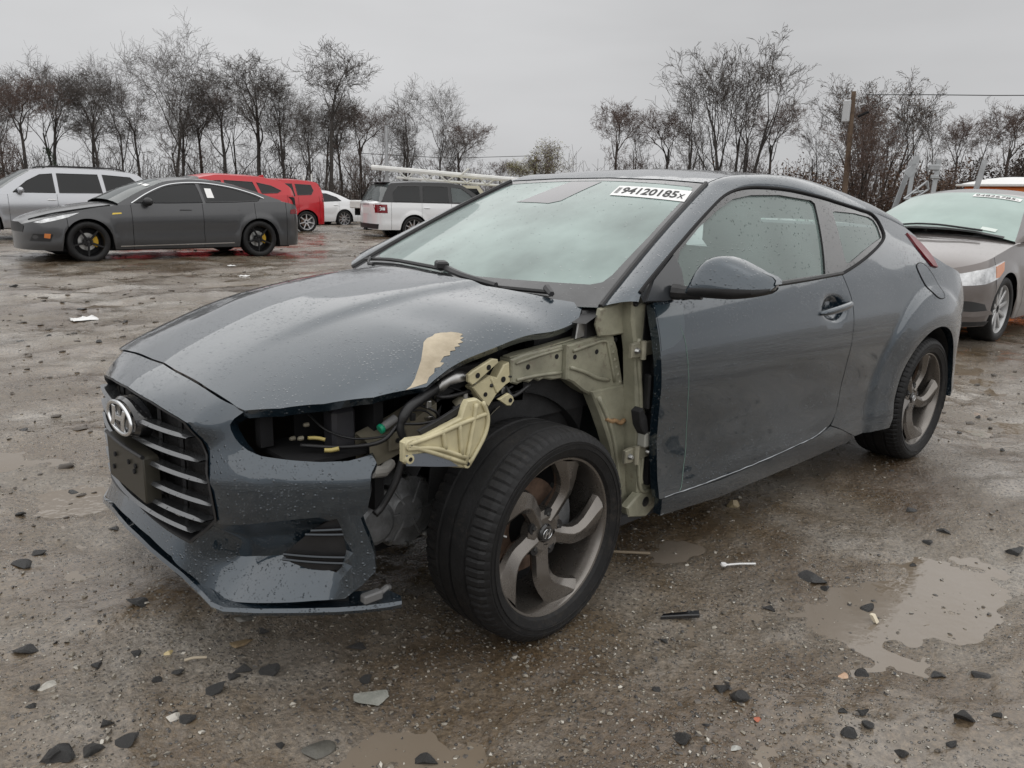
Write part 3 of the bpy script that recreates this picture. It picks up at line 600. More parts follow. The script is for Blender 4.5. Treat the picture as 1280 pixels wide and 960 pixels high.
# ---------------- wheels
def spoke_wheel(name, parent, loc, side, steer=0., kind='turbine', rad=.3185, rimr=.24, width=.225, rimm=None, tread=True, spokes=5, caliper=None):
    """wheel = alloy rim (part) with tyre, brake disc, nuts and cap as its pieces; +y is outboard in wheel space"""
    rimm = rimm or RIM
    hw = width/2; seg = 120 if tread else 56
    rim = [(rimr-.030,-hw+.02),(rimr-.012,-hw+.012),(rimr-.004,hw-.022),(rimr+.001,hw-.010),(rimr-.003,hw-.006),(rimr-.009,hw-.008),(rimr-.014,hw-.018),(rimr-.020,hw-.045),(rimr-.026,hw-.075),(rimr-.038,-hw+.03)]
    parts = [latheVF(rim, 72)]
    for k in range(spokes):
        a0 = 2*math.pi*k/spokes-.24; rows = []
        for t in np.linspace(0, 1, 10):
            r = .036+(rimr-.016-.036)*t
            if kind == 'turbine':
                sw = .08*t+.36*float(sst(.42, 1.05, t)); wd = (.034-.008*math.sin(math.pi*min(1, t*1.25)))+.040*t**2.6; dep = hw-.050+.030*t-.004*math.sin(math.pi*t)
            else:
                sw = 0; wd = .020-.004*t; dep = hw-.030+.012*t
            aa = a0-sw; c, s_ = math.cos(aa), math.sin(aa); tx, tz = -s_, c
            cen = np.array([r*c, dep, r*s_]); tv = np.array([tx, 0, tz])
            if kind == 'turbine':
                sh = [(-1,-.020),(-.88,-.006),(-.30,.006+.003*t),(-.18,.006+.003*t),(.86,-.009),(1.0,-.024),(.7,-.040),(-.75,-.036)]
            else: sh = [(-1,-.008),(-.7,0),(.7,0),(1,-.008),(.8,-.03),(-.8,-.03)]
            rows.append([cen+tv*u*wd+np.array([0, h, 0]) for u, h in sh])
        parts.append(gridVF(rows, cv=True, flip=True))
    parts.append(latheVF([(.0,hw-.052),(.030,hw-.050),(.050,hw-.047),(.072,hw-.053),(.078,hw-.078),(.0,hw-.085)], 30))
    root = mk(name, join(*parts), rimm, parent, ang=22)
    Mx = Matrix.Translation(loc) @ Matrix.Rotation(steer, 4, 'Z')
    if side < 0: Mx = Mx @ Matrix.Rotation(math.pi, 4, 'Z')
    root.matrix_local = Mx
    # tyre
    g = .0065 if tread else 0; prof = [(rimr-.006, hw-.012),(rimr+.004,hw+.004),(rimr+.025,hw+.011),(rad-.030,hw+.012),(rad-.016,hw+.004),(rad-.006,hw-.010),(rad-.0015,hw-.030)]
    for c0 in (.052, 0.0, -.052):
        if tread: prof += [(rad, c0+.012),(rad-g, c0+.009),(rad-g, c0+.001),(rad, c0-.002)] if c0 else [(rad+.0005, .006),(rad-g, .004),(rad-g, -.004),(rad+.0005, -.006)]
        else: prof += [(rad, c0)]
    prof += [(rad-.0015,-hw+.030),(rad-.008,-hw+.006),(rad-.030,-hw-.008),(rimr+.025,-hw-.008),(rimr-.006,-hw+.012)]
    V, F = latheVF(prof, seg if not tread else 288)
    V = np.array(V)
    if tread:
        sg = 288; A = V.reshape(len(prof), sg, 3)
        for ri in range(len(prof)):
            r_, h_ = prof[ri]
            if r_ > rad-.018 and abs(h_) > .062 and ri < len(prof)-1:
                sh = 0
                idx = [(i*4+sh) % sg for i in range(sg//4)]; f = (r_-.0042)/r_; A[ri, idx, 0] *= f; A[ri, idx, 2] *= f
        V = A.reshape(-1, 3)
    mk('tyre', (V.tolist(), F), RUBBER, root, ang=13 if tread else 60)
    if tread:
        for rr2 in (rad-.036, rad-.050): mk('sidewall_rib', latheVF([(rr2-.0012,hw+.0105),(rr2,hw+.0135),(rr2+.0012,hw+.0105)], 72), RUBBER, root)
    mk('brake_disc', latheVF([(.07,hw-.13),(.145,hw-.13),(.145,hw-.145),(.07,hw-.145),(.07,hw-.13)], 40), mat('rusty_disc', (.23, .155, .115), .42, .5, vary=.4, vscale=30) if not caliper else STEEL, root)
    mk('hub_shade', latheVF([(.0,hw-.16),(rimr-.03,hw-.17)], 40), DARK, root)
    cal = [(.078*math.cos(t), .078*math.sin(t)) for t in np.linspace(2.5, 3.8, 8)]+[(.168*math.cos(t), .168*math.sin(t)) for t in np.linspace(3.75, 2.55, 8)]
    mk('brake_caliper', prismVF(cal, hw-.15, hw-.092, lambda u, v, h: (u, h, v), .006), caliper or CAST, root)
    for k in range(5):
        a = 2*math.pi*(k+.5)/5-.24+.12
        mk('lug_nut', join(latheVF([(.0,.006),(.006,.006),(.0095,0),(.0095,-.02)], 6), latheVF([(.0140,.001),(.0150,-.001),(.0150,-.02)], 14)), mat('dark_lug', (.08, .08, .08), .35, .8), root, loc=(.0575*math.cos(a), hw-.050, .0575*math.sin(a)))
        mk('lug_recess', latheVF([(.0,.0005),(.0185,.0005),(.020,-.006)], 16), PLASTIC, root, loc=(.0575*math.cos(a), hw-.0495, .0575*math.sin(a)))
    mk('center_cap', latheVF([(.0,.004),(.024,.003),(.0285,-.003),(.0285,-.02)], 28), GLOSSBLACK, root, loc=(0, hw-.044, 0))
    return root
ST_ = .0634
wl = []
for nm, x, y, sd_, st in (('wheel', FX, -.775, -1, ST_), ('wheel', FX, .775, 1, ST_), ('wheel', RX, -.772, -1, 0), ('wheel', RX, .772, 1, 0)):
    W_ = spoke_wheel(nm, car, (x, y, ZC), sd_, st); wl.append(W_)
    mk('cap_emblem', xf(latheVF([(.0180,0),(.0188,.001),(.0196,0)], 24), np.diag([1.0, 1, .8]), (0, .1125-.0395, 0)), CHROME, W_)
    for pts in ([(-.012,-.011),(-.008,-.011),(-.003,.011),(-.007,.011)], [(.007,-.011),(.003,-.011),(.008,.011),(.012,.011)], [(-.006,-.003),(.006,.0),(.006,.003),(-.006,0)]):
        mk('cap_emblem', prismVF(pts, .072, .0742, lambda u, v, h: (-u, h, v)), CHROME, W_)
    mk('valve_stem', tubeVF([(.19,.055,.05),(.175,.075,.045)], .0045, 6), STEEL, W_)
# ---------------- stripped left front corner
YP = lambda y: (lambda u, v, h: (u, y+h, v))
def plate(name, poly, y0, th, m, parent, b=.003): return mk(name, prismVF(poly, 0, -th, YP(y0), b), m, parent, ang=30)
ap = thing('x', 'x', 'x'); bpy.data.objects.remove(ap)
RL = plate('apron_rail', [(1.062,.834),(1.150,.844),(1.255,.855),(1.276,.846),(1.300,.80),(1.345,.650),(1.188,.655),(1.140,.680),(1.095,.712),(1.063,.727)], -.66, .055, OLIVE, car, .006)
# recessed face, ridge and holes of the rear gusset
rib = lambda pts, r, par, m: mk('rib', tubeVF(spl(pts, 4), r, 6), m, par, ang=180)
rib([(1.085,-.717,.815),(1.16,-.717,.826),(1.232,-.717,.832),(1.252,-.717,.80),(1.29,-.717,.69)], .006, RL, OLIVE)
rib([(1.075,-.717,.765),(1.14,-.718,.742),(1.20,-.718,.715),(1.26,-.718,.700)], .007, RL, OLIVE)
for x, z in ((1.095,.795),(1.195,.800),(1.285,.83)):
    mk('bolt_hole', latheVF([(0,-.001),(.008,-.001),(.008,.004)], 10), DARK, RL, loc=(x, -.7155, z))
for i in range(7): mk('spot_weld', latheVF([(0,-.003),(.005,-.002),(.008,.001)], 10), OLIVE, RL, loc=(1.268+.0105*i, -.7155, .815-.026*i))
R2 = plate('apron_rail', [(.848,.812),(.90,.823),(.98,.828),(1.062,.834),(1.064,.727),(1.02,.728),(.985,.737),(.964,.732),(.945,.742),(.925,.733),(.90,.740),(.875,.734),(.851,.743)], -.645, .05, OLIVE, car, .005)
rib([(.865,-.697,.80),(.95,-.697,.812),(1.055,-.697,.822)], .005, R2, OLIVE); rib([(.87,-.697,.750),(.95,-.697,.752),(1.055,-.697,.748)], .006, R2, OLIVE)
for x, z in ((.915,.783),(1.035,.80)): mk('bolt_hole', latheVF([(0,-.001),(.008,-.001),(.008,.004)], 10), DARK, R2, loc=(x, -.6955, z))
mk('flange', prismVF([(.85,0),(1.28,0),(1.28,.03),(.85,.03)], 0, .004, lambda u, v, h: (u, -.655+v*1.0-.03, float(np.interp(u, [.85,1.06,1.28],[.815,.838,.858]))+h)), OLIVE, R2)
R3 = plate('torn_rail_end', [(.846,.805),(.852,.745),(.835,.738),(.80,.715),(.768,.682),(.735,.715),(.708,.748),(.772,.775),(.80,.765),(.825,.80)], -.655, .035, CREAM, car, .004)
mk('bolt_hole', latheVF([(0,-.001),(.007,-.001),(.007,.004)], 10), DARK, R3, loc=(.755, -.6905, .722)); mk('bolt_hole', latheVF([(0,-.001),(.009,-.001),(.006,.004)], 10), DARK, R3, loc=(.822, -.6905, .757))
rib([(.775,-.688,.768),(.792,-.690,.735),(.80,-.690,.722)], .005, R3, CREAM)
T1 = plate('fender_tab', [(.682,.790),(.700,.800),(.770,.826),(.790,.822),(.793,.812),(.715,.766),(.697,.759),(.684,.770)], -.690, .012, CREAM, car, .003)
for x, z in ((.715,.785),(.755,.803)): mk('bolt_hole', latheVF([(0,-.001),(.008,-.001),(.008,.004)], 10), DARK, T1, loc=(x, -.7025, z))
T2 = plate('fender_tab', [(.79,.705),(.828,.718),(.846,.706),(.850,.693),(.838,.680),(.822,.682)], -.700, .010, CREAM, car, .002); mk('bolt_hole', latheVF([(0,-.001),(.007,-.001),(.007,.004)], 10), DARK, T2, loc=(.834, -.7105, .697))
# ribbed headlamp bracket
bk = [(.402,.672),(.402,.622),(.410,.614),(.50,.592),(.598,.563),(.612,.567),(.617,.587),(.643,.600),(.668,.635),(.681,.668),(.676,.705),(.661,.734),(.640,.749),(.605,.749),(.596,.735),(.585,.706),(.530,.692),(.468,.676),(.417,.680)]
BK = plate('lamp_bracket', bk, -.775, .018, CREAM, car, .004)
for pts in ([(.412,.666),(.50,.676),(.60,.694),(.672,.705)], [(.412,.656),(.50,.640),(.60,.595)], [(.412,.664),(.47,.640),(.60,.578)], [(.52,.685),(.53,.632)], [(.575,.695),(.585,.605)], [(.632,.738),(.625,.69),(.600,.58)], [(.655,.738),(.672,.70),(.672,.668),(.655,.63),(.610,.572)]):
    mk('rib', tubeVF(spl([(x, -.796, z) for x, z in pts], 4), .0065, 6), CREAM, BK, ang=180)
for x, z in ((.418,.664),(.418,.628),(.604,.576)):
    mk('bolt_hole', latheVF([(.0,-.004),(.005,-.004),(.005,.0)], 10), DARK, BK, loc=(x, -.7975, z)); mk('boss', latheVF([(.006,-.006),(.012,-.005),(.014,.002)], 14), CREAM, BK, loc=(x, -.794, z))
mk('bracket_foot', prismVF([(.408,.612),(.408,.640),(.50,.632),(.575,.575),(.50,.590)], 0, -.004, YP(-.794), .001), mat('blue_grey_plate', (.16, .18, .21), .4, .3, drops=.5), BK)
mk('torn_foil', prismVF([(.47,.678),(.53,.694),(.585,.71),(.60,.735),(.585,.728),(.52,.705),(.46,.688)], 0, -.01, YP(-.765), .001), PLASTIC, BK)
# inner beam, lamp cavity, wiring
BE = mk('front_beam', (lambda P: gridVF([[p+np.array([0, a, b]) for a, b in ((-.04,-.035),(-.04,.035),(.03,.05),(.03,-.05))] for p in P], cv=True))(spl([(.40,-.60,.595),(.52,-.60,.630),(.66,-.60,.69),(.78,-.60,.715),(.95,-.60,.70)], 5)), GREYOL, car, ang=25)
mk('beam_bracket', boxVF(.455, .51, -.650, -.643, .60, .655, .004), GREYOL, BE); mk('bolt_hole', latheVF([(0,-.001),(.007,-.001),(.007,.004)], 10), DARK, BE, loc=(.482, -.6515, .628))
mk('crash_pipe', tubeVF([(.395,-.66,.560),(.43,-.66,.555),(.47,-.63,.56)], .016, 10), mat('grey_pipe', (.30, .29, .27), .5), BE)
mk('strut_tower', (lambda P: gridVF(P, flip=True))([[(x, -.46-.10*(z-.45)*0, z) for x in np.linspace(.60, 1.28, 8)] for z in np.linspace(.30, .90, 4)]), LINER, car)
rows = [[(FX+.39*math.cos(t), y, ZC+.385*math.sin(t)) for t in np.linspace(-.25, math.pi-.55, 26)] for y in (-.665, -.46)]
mk('wheel_liner', gridVF(rows, flip=False), LINER, car)
rows = [[(FX+.375*math.cos(t), y, ZC+.38*math.sin(t)) for t in np.linspace(-.3, math.pi+.3, 30)] for y in (.868, .50)]
mk('wheel_well', gridVF(rows, flip=True), LINER, car)
mk('lamp_cavity', join(([(.30,-.42,.40),(.30,-.42,.72),(.72,-.46,.72),(.72,-.46,.40)], [(0,1,2,3)]), boxVF(.44, .47, -.60, -.30, .42, .735), boxVF(.20, .46, -.62, -.40, .60, .612), boxVF(.18, .215, -.47, -.44, .62, .72)), DARK, car)
mk('lamp_duct', boxVF(.33, .40, -.58, -.52, .60, .72, .01), mat('duct_plastic', (.028, .028, .032), .35, vary=.3, vscale=12), car)
mk('hose', tubeVF(spl([(.60,-.66,.755),(.52,-.70,.747),(.468,-.715,.729),(.446,-.715,.685),(.460,-.715,.630),(.436,-.71,.545),(.40,-.70,.480),(.375,-.70,.460)], 6), [.014]*16+[.010]*27, 8), PLASTIC, car, ang=180)
def wire(name, pts, r, m): return mk(name, tubeVF(spl(pts, 6), r, 5), m, car, ang=180)
wire('wire', [(.30,-.50,.70),(.32,-.56,.665),(.37,-.61,.645),(.43,-.66,.652),(.46,-.69,.676)], .0032, PLASTIC)
wire('wire', [(.46,-.70,.69),(.52,-.71,.683),(.60,-.72,.688)], .004, PLASTIC)
wire('wire', [(.25,-.55,.635),(.33,-.62,.632),(.40,-.69,.65),(.45,-.70,.69)], .006, PLASTIC)
YEL = mat('yellow_clip', (.42, .34, .12), .5)
wire('wire_clip', [(.270,-.555,.652),(.285,-.575,.654),(.300,-.588,.650)], .0055, YEL); wire('wire_clip', [(.285,-.61,.630),(.30,-.62,.630),(.315,-.63,.634)], .0065, YEL)
GN = mk('wire_plug', latheVF([(0,-.02),(.010,-.02),(.012,-.005),(.012,.03),(.0,.03)], 12, 'x'), mat('grey_plug', (.2, .2, .2), .5), car); GN.matrix_local = Matrix.Translation((.462, -.63, .672)) @ Matrix.Rotation(R(-25), 4, 'Y')
mk('plug_seal', latheVF([(0,-.027),(.013,-.026),(.014,-.018),(.010,-.012)], 12, 'x'), mat('green_seal', (.01, .30, .16), .4), GN)
for p in ((.245,-.555,.655),(.275,-.53,.68),(.25,-.50,.64)): mk('bolt', latheVF([(0,-.004),(.004,-.004),(.006,0),(.006,.01)], 8, 'x'), GREYOL, car, loc=p)
# loose harness, torn liner and bent strips in the gap
for k_ in range(7):
    gk = np.random.default_rng(300+k_); p0 = np.array([.50+.05*k_, -.64-.012*(k_ % 3), .70+.018*(k_ % 4)]); p3 = p0+np.array([.14+.05*gk.random(), -.03, -.06+.10*gk.random()])
    wire('wire', [p0, p0*.6+p3*.4+gk.normal(0, .018, 3), p0*.3+p3*.7+gk.normal(0, .018, 3)-[0, 0, .02], p3], .0028+.0016*(k_ % 3), PLASTIC)
for k_, (x0_, z0_, l_, tw_) in enumerate([(.60,.745,.17,.5),(.66,.675,.15,-.6),(.56,.655,.13,.8),(.72,.62,.12,-.4)]):
    gk = np.random.default_rng(320+k_); rows = []
    for i in range(9):
        t = i/8; c_ = np.array([x0_+l_*t, -.655-.02*math.sin(3*t+k_), z0_+.03*math.sin(4*t+k_)+.02*t]); a_ = tw_*t*2+k_; v_ = np.array([0, math.sin(a_), math.cos(a_)])*(.012+.008*gk.random()); rows.append([c_-v_, c_, c_+v_])
    mk('bent_strip', gridVF(rows), GREYOL if k_ % 2 else STEEL, car, ang=60).modifiers.new('thickness', 'SOLIDIFY').thickness = .002
rows = [[(.62+.62*t, -.60-.05*math.sin(7*t+2*q)*q, .40+.30*q+.10*math.sin(math.pi*t)*q+.012*math.sin(19*t+5*q)) for t in np.linspace(0, 1, 24)] for q in np.linspace(0, 1, 7)]
mk('torn_liner', gridVF(rows), LINER, car, ang=60)
for k_ in range(8): mk('clip', boxVF(-.008, .008, -.006, .004, -.010, .010, .002), (PLASTIC, STEEL, GREYOL)[k_ % 3], car, loc=(.52+.045*k_, -.665-.01*(k_ % 2), .69+.035*math.sin(k_*2.1)))
# gearbox casting low in the gap
GB = mk('gearbox', join(xf(latheVF([(0,-.05),(.05,-.052),(.06,-.045),(.105,-.04),(.112,-.025),(.118,.05),(.118,.2)], 24), None, (.585, -.50, .365)), xf(latheVF([(0,-.04),(.05,-.04),(.065,-.03),(.07,.1)], 16), None, (.475, -.52, .355)), xf(boxVF(-.12, .12, -.02, .2, -.09, .05, .02), roty(.2), (.53, -.47, .345))), CAST, car, ang=30)
for k in range(9):
    a = .35+k*.62; mk('bolt', latheVF([(0,-.012),(.007,-.012),(.009,0),(.009,.02)], 6), STEEL, GB, loc=(.585+.104*math.cos(a), -.54, .365+.104*math.sin(a)))
for k in range(6):
    a = k*1.047; mk('rib', tubeVF([(.585+.03*math.cos(a), -.553, .365+.03*math.sin(a)), (.585+.095*math.cos(a), -.543, .365+.095*math.sin(a))], .004, 5), CAST, GB)
mk('drain_plug', latheVF([(0,-.03),(.012,-.03),(.014,.02)], 10), STEEL, GB, loc=(.655, -.545, .275))
mk('drive_shaft', tubeVF([(.62,-.45,.33),(.80,-.62,.318)], .018, 10), STEEL, car)
mk('control_arm', tubeVF(spl([(.75,-.42,.24),(.82,-.55,.225),(.87,-.66,.235)], 4), .022, 8), PLASTIC, car)
# hinge pillar
HP = plate('hinge_pillar', [(1.282,.962),(1.372,1.008),(1.395,.96),(1.400,.80),(1.425,.50),(1.445,.30),(1.455,.238),(1.40,.225),(1.372,.30),(1.355,.42),(1.335,.60),(1.312,.80),(1.285,.90)], -.725, .055, OLIVE, car, .008)
plate('pillar_flange', [(1.170,.675),(1.215,.60),(1.255,.525),(1.285,.46),(1.302,.404),(1.322,.30),(1.30,.262),(1.315,.228),(1.40,.212),(1.46,.238),(1.44,.40),(1.40,.675)], -.68, .045, OLIVE, HP, .006)
plate('pillar_gusset', [(1.175,.940),(1.255,.953),(1.33,.985),(1.33,.85),(1.22,.848),(1.185,.852),(1.165,.89)], -.725, .012, OLIVE, HP, .006)
rib([(1.318,-.782,.84),(1.330,-.782,.74),(1.352,-.782,.62),(1.358,-.782,.50),(1.362,-.782,.40),(1.385,-.782,.31),(1.44,-.782,.298)], .008, HP, OLIVE)
rib([(1.200,-.727,.655),(1.262,-.727,.56),(1.305,-.727,.45),(1.330,-.727,.33),(1.325,-.727,.25)], .009, HP, OLIVE)
rib([(1.378,-.784,.44),(1.376,-.784,.36),(1.384,-.784,.335)], .007, HP, OLIVE)
mk('seam_sealer', tubeVF(spl([(1.245,-.728,.575),(1.268,-.731,.562),(1.29,-.728,.560),(1.315,-.731,.548),(1.338,-.728,.553)], 5), .008, 6), mat('brown_sealer', (.30, .19, .10), .7, vary=.3, vscale=60), HP, ang=180)
mk('foam_block', prismVF([(1.305,.605),(1.325,.615),(1.352,.575),(1.362,.53),(1.345,.52),(1.318,.555)], 0, -.035, YP(-.78), .004), LINER, HP)
mk('wiring_clip', boxVF(1.345, 1.375, -.815, -.78, .475, .525, .004), mat('grey_clip', (.30, .30, .27), .5), HP)
for x, z, r_ in ((1.41,.262,.022),(1.375,.56,.018),(1.295,.955,.012)): mk('grommet', latheVF([(0,-.006),(r_*.8,-.005),(r_,.002)], 16), PLASTIC, HP, loc=(x, -.781, z))
mk('pillar_shade', prismVF([(1.345,.95),(1.40,.93),(1.405,.80),(1.43,.46),(1.440,.33),(1.39,.34),(1.382,.45),(1.385,.56),(1.352,.70),(1.34,.82)], 0, -.004, YP(-.780)), PLASTIC, HP)  # flat black plate painted in for the shadow between pillar and door
mk('door_gap_shade', boxVF(1.392, 1.41, -.80, -.70, .33, .95), DARK, HP)  # black box standing in for deep shade in the door gap
plate('sill_end', [(1.312,.262),(1.325,.225),(1.42,.203),(1.47,.232),(1.455,.298),(1.375,.300)], -.755, .03, OLIVE, HP, .006)
for z in (.805, .452):
    HG = mk('door_hinge', prismVF([(1.272,z-.022),(1.30,z-.026),(1.40,z-.020),(1.405,z+.022),(1.30,z+.026),(1.272,z+.022)], 0, -.014, YP(-.782), .004), mat('hinge_steel', (.30, .285, .22), .45, .4, vary=.2, vscale=25), HP)
    for dx in (.018, .108): mk('hinge_bolt', latheVF([(0,-.012),(.006,-.012),(.0085,-.008),(.011,0)], 8), STEEL, HG, loc=(1.275+dx, -.797, z))
    mk('hinge_knuckle', tubeVF([(1.322,-.80,z-.03),(1.322,-.80,z+.03)], .011, 10), HG.data.materials[0], HG)
mk('check_strap', join(boxVF(1.355, 1.385, -.81, -.78, .60, .72, .006), boxVF(1.385, 1.40, -.80, -.775, .58, .66, .004)), PLASTIC, HP)
# hood hinge strap and fender-side cowl end
mk('hood_hinge', prismVF([(1.118,.845),(1.128,.905),(1.138,.912),(1.150,.908),(1.175,.852)], 0, -.02, YP(-.675), .004), STEEL, car)
mk('cowl_end', join(boxVF(1.15, 1.30, -.70, -.60, .80, .93, .01), boxVF(1.0, 1.2, -.64, -.58, .72, .88, .01)), PLASTIC, car)
mk('apron_inner', boxVF(.62, 1.3, -.64, -.62, .60, .80), LINER, car)
# right front fender (present)
rows = []
for x in np.linspace(.315, 1.325, 46):
    zb_ = ZC+math.sqrt(max(0, .372**2-(x-FX)**2)) if abs(x-FX) < .372 else .25
    zb_ = max(zb_, .66 if x < .5 else zb_) if x < .46 else zb_
    ye = float(np.interp(x, [.31,.39,.476,.53,.7,1.2,1.33],[.66,.68,.702,.716,.708,.708,.70])); zt_ = float(zH(x, ye))-.004
    w0 = float(yS(x, .70)); z1 = zt_-.075
    P = np.array([(x, ye, zt_), (x, ye+(w0-ye)*.45, zt_-.006), (x, ye+(w0-ye)*.82, zt_-.035), (x, w0-.012, z1-.02), (x, w0, max(zb_+.05, .70)), (x, float(yS(x, max(zb_, .3)))+.004, zb_)])
    rows.append(resamp(spl(P, 5), 26))
mk('fender', gridVF(rows, flip=True), PAINT, car, ang=60)
# ---------------- interior
DS = mat('dash_plastic', (.022, .022, .024), .6)
mk('dashboard', (lambda P: gridVF(P))([[(x, y, z-.03*(abs(y)/.7)**2) for y in np.linspace(-.68, .68, 12)] for x, z in ((1.08,.90),(1.25,.945),(1.50,.955),(1.62,.91),(1.66,.80),(1.62,.55))]), DS, car)
SWm = mk('steering_wheel', (lambda a: gridVF([[((.185+.015*math.cos(q))*math.cos(t), (.185+.015*math.cos(q))*math.sin(t), .015*math.sin(q)) for q in np.linspace(0, 6.283, 8, False)] for t in a], cu=True, cv=True))(np.linspace(0, 6.283, 28, False)), DS, car, ang=180)
SWm.matrix_local = Matrix.Translation((1.72, -.36, .90)) @ Matrix.Rotation(R(65), 4, 'Y')
def seat(x, y):
    S = mk('seat', (lambda P: gridVF(P, cv=True))([[(x+a, y+b*w_, z) for b, a in zip((-.26,-.24,.24,.26,.24,-.24), (dx, dx-.05, dx-.05, dx, dx+.09, dx+.09))] for z, dx, w_ in ((.45,.36,.9),(.60,.40,1),(.85,.46,1),(1.0,.50,.86),(1.05,.53,.6))]), SEAT, car, ang=60)
    mk('headrest', boxVF(x+.47, x+.57, y-.13, y+.13, 1.07, 1.24, .03), SEAT, S); mk('cushion', boxVF(x-.12, x+.42, y-.26, y+.26, .38, .54, .05), SEAT, S)
for y in (-.37, .37): seat(1.92, y)
mk('rear_seat', join(boxVF(2.75, 3.1, -.6, .6, .35, .52, .04), boxVF(3.05, 3.2, -.6, .6, .5, 1.02, .05)), SEAT, car)
mk('headliner', gridVF([[(x, y, float(zR(x, y))-.035) for y in np.linspace(-.53, .53, 9)] for x in np.linspace(2.06, 3.5, 12)], flip=True), mat('grey_headliner', (.33, .32, .31), .9), car)
mk('door_card', join(boxVF(1.45, 3.2, -.77, -.75, .3, .95), boxVF(1.45, 3.2, .75, .77, .3, .95)), DS, car)
# ------------------------------------------------------------------ muddy yard
rng = np.random.default_rng(7)
_T = rng.random((257, 257)); _T[256] = _T[0]; _T[:, 256] = _T[:, 0]
def vn(x, y, k=0):
    x = np.asarray(x)+k*17.31; y = np.asarray(y)+k*41.7
    xi = np.floor(x).astype(int); yi = np.floor(y).astype(int); fx = x-xi; fy = y-yi; fx = fx*fx*(3-2*fx); fy = fy*fy*(3-2*fy); xi &= 255; yi &= 255
    return (_T[xi, yi]*(1-fx)+_T[xi+1, yi]*fx)*(1-fy)+(_T[xi, yi+1]*(1-fx)+_T[xi+1, yi+1]*fx)*fy-.5
def fbm(x, y, oct_=4, k=0, g=.5):
    s = 0; a = 1
    for o in range(oct_): s = s+a*vn(x*2**o, y*2**o, k+o); a *= g
    return s
def zg(x, y):
    r = np.hypot(np.asarray(x)+.686, np.asarray(y)+2.357); return -.006*np.maximum(0, r-6)*np.clip((r-6)/6, 0, 1)
WL = -.0185        # water level of the puddles
def gh_(x, y):
    x = np.asarray(x, float); y = np.asarray(y, float); r = np.hypot(x+.686, y+2.357)
    h = .030*fbm(x*.55, y*.55, 3, 1)+.024*fbm(x*2.3+.3*y, y*2.3, 3, 5)+.0115*fbm(x*11, y*11, 3, 9)+.004*np.abs(fbm(x*26, y*26, 2, 17))
    h += .012*np.clip(fbm(x*.9+y*.5, y*3.2-x*1.2, 3, 13), -.3, .5)+.016*np.maximum(0, .30-np.abs(fbm(x*3.1, y*3.1, 3, 23)))**2*4*np.clip(fbm(x*.7, y*.7, 2, 27)+.35, 0, 1)             # dragged ruts
    h += .022*fbm(x*.16, y*.16, 3, 21)*np.clip((r-5)/6, 0, 1)
    h += .030*np.clip(fbm(x*1.5, y*1.5, 4, 33, .6), -.5, .5)*np.clip((r-3.5)/4, 0, 1)+.012*np.maximum(0, fbm(x*4.5, y*4.5, 3, 37)-.08)*np.clip((r-3)/3, 0, 1)
    for y0, am in ((2.3,.6),(3.75,.8),(5.1,1),(6.6,1.1),(8.3,1.1),(10.0,1.2),(14.5,1.3),(16.2,1.3),(-2.3,.5)):      # wheel ruts of the loaders
        dy = (y-y0-.35*np.sin(x*.45+y0)-.5*vn(x*.5, y*0+y0, 3))/.17; h += am*(.026*np.exp(-((np.abs(dy)-1.7)/.7)**2)*(vn(x*2.2, y*2.2, 61)+.6)-.028*np.exp(-dy**2)*(vn(x*.8, y*0+y0, 63)+.55))*np.where((x > -.2) & (x < 4.4) & (np.abs(y) < 1.4), 0, 1)
    for cx, cy, sx, sy, d in ((2.15,-1.55,.55,.26,.030),(2.6,-1.15,.5,.20,.012),(3.9,-.95,.8,.35,.024),(0.05,1.5,.26,.6,.026),(-.1,.5,.2,.35,.018),(.42,.62,.22,.3,.012),(.24,-.92,.16,.10,.010),(1.78,-.8,.35,.12,.012),(2.3,-.92,.5,.12,.012),(.73,-1.05,.16,.06,.010),(1.45,-1.2,.16,.07,.010),(3.4,-.5,1.0,.25,.006),(6.0,-1.4,1.2,.5,.01)):
        h -= d*np.exp(-((x-cx)/sx)**2-((y-cy)/sy)**2)
    for wx, wy in ((FX,-.78),(RX,-.77),(FX,.78),(RX,.77)):
        w_ = np.exp(-(((x-wx)/.30)**2+((y-wy)/.24)**2)**2); h = h*(1-w_)+(-.003)*w_
    return h+.004
th_ = np.unique(np.r_[np.arange(-.68, .68, .0042), np.arange(.68, 1.45, .0125), -np.arange(.68, 1.45, .0125), np.linspace(1.45, 2*math.pi-1.45, 34)])
rr = [.45]
while rr[-1] < 900: rr.append(rr[-1]*(1.0072 if rr[-1] < 45 else 1.06))
rr = np.array(rr); TH, RRm = np.meshgrid(YAW+th_, rr)
X = -.686+RRm*np.sin(TH); Y = -2.357+RRm*np.cos(TH); fade = np.clip((60-RRm)/30, 0, 1)
Z = gh_(X, Y)*fade+zg(X, Y)
Z = np.where(RRm > 200, Z[rr.searchsorted(200)-1][None, :]*1.0, Z)
a, b = X.shape; idx = np.arange(a*b).reshape(a, b); nx = np.roll(idx, -1, 1)
Fq = np.stack([idx[:-1], idx[1:], nx[1:], nx[:-1]], -1).reshape(-1, 4)
V = np.stack([X, Y, Z], -1).reshape(-1, 3); c_i = len(V); V = np.r_[V, [[-.686, -2.357, 0]]]
me = bpy.data.meshes.new('ground'); nF = len(Fq)
tri = np.stack([np.full(b, c_i), idx[0], nx[0]], -1)
me.vertices.add(len(V)); me.vertices.foreach_set('co', V.ravel())
me.loops.add(nF*4+len(tri)*3); me.loops.foreach_set('vertex_index', np.r_[Fq.ravel(), tri.ravel()])
me.polygons.add(nF+len(tri)); me.polygons.foreach_set('loop_start', np.r_[np.arange(nF)*4, nF*4+np.arange(len(tri))*3])
me.update(calc_edges=True); me.validate(); me.shade_smooth()
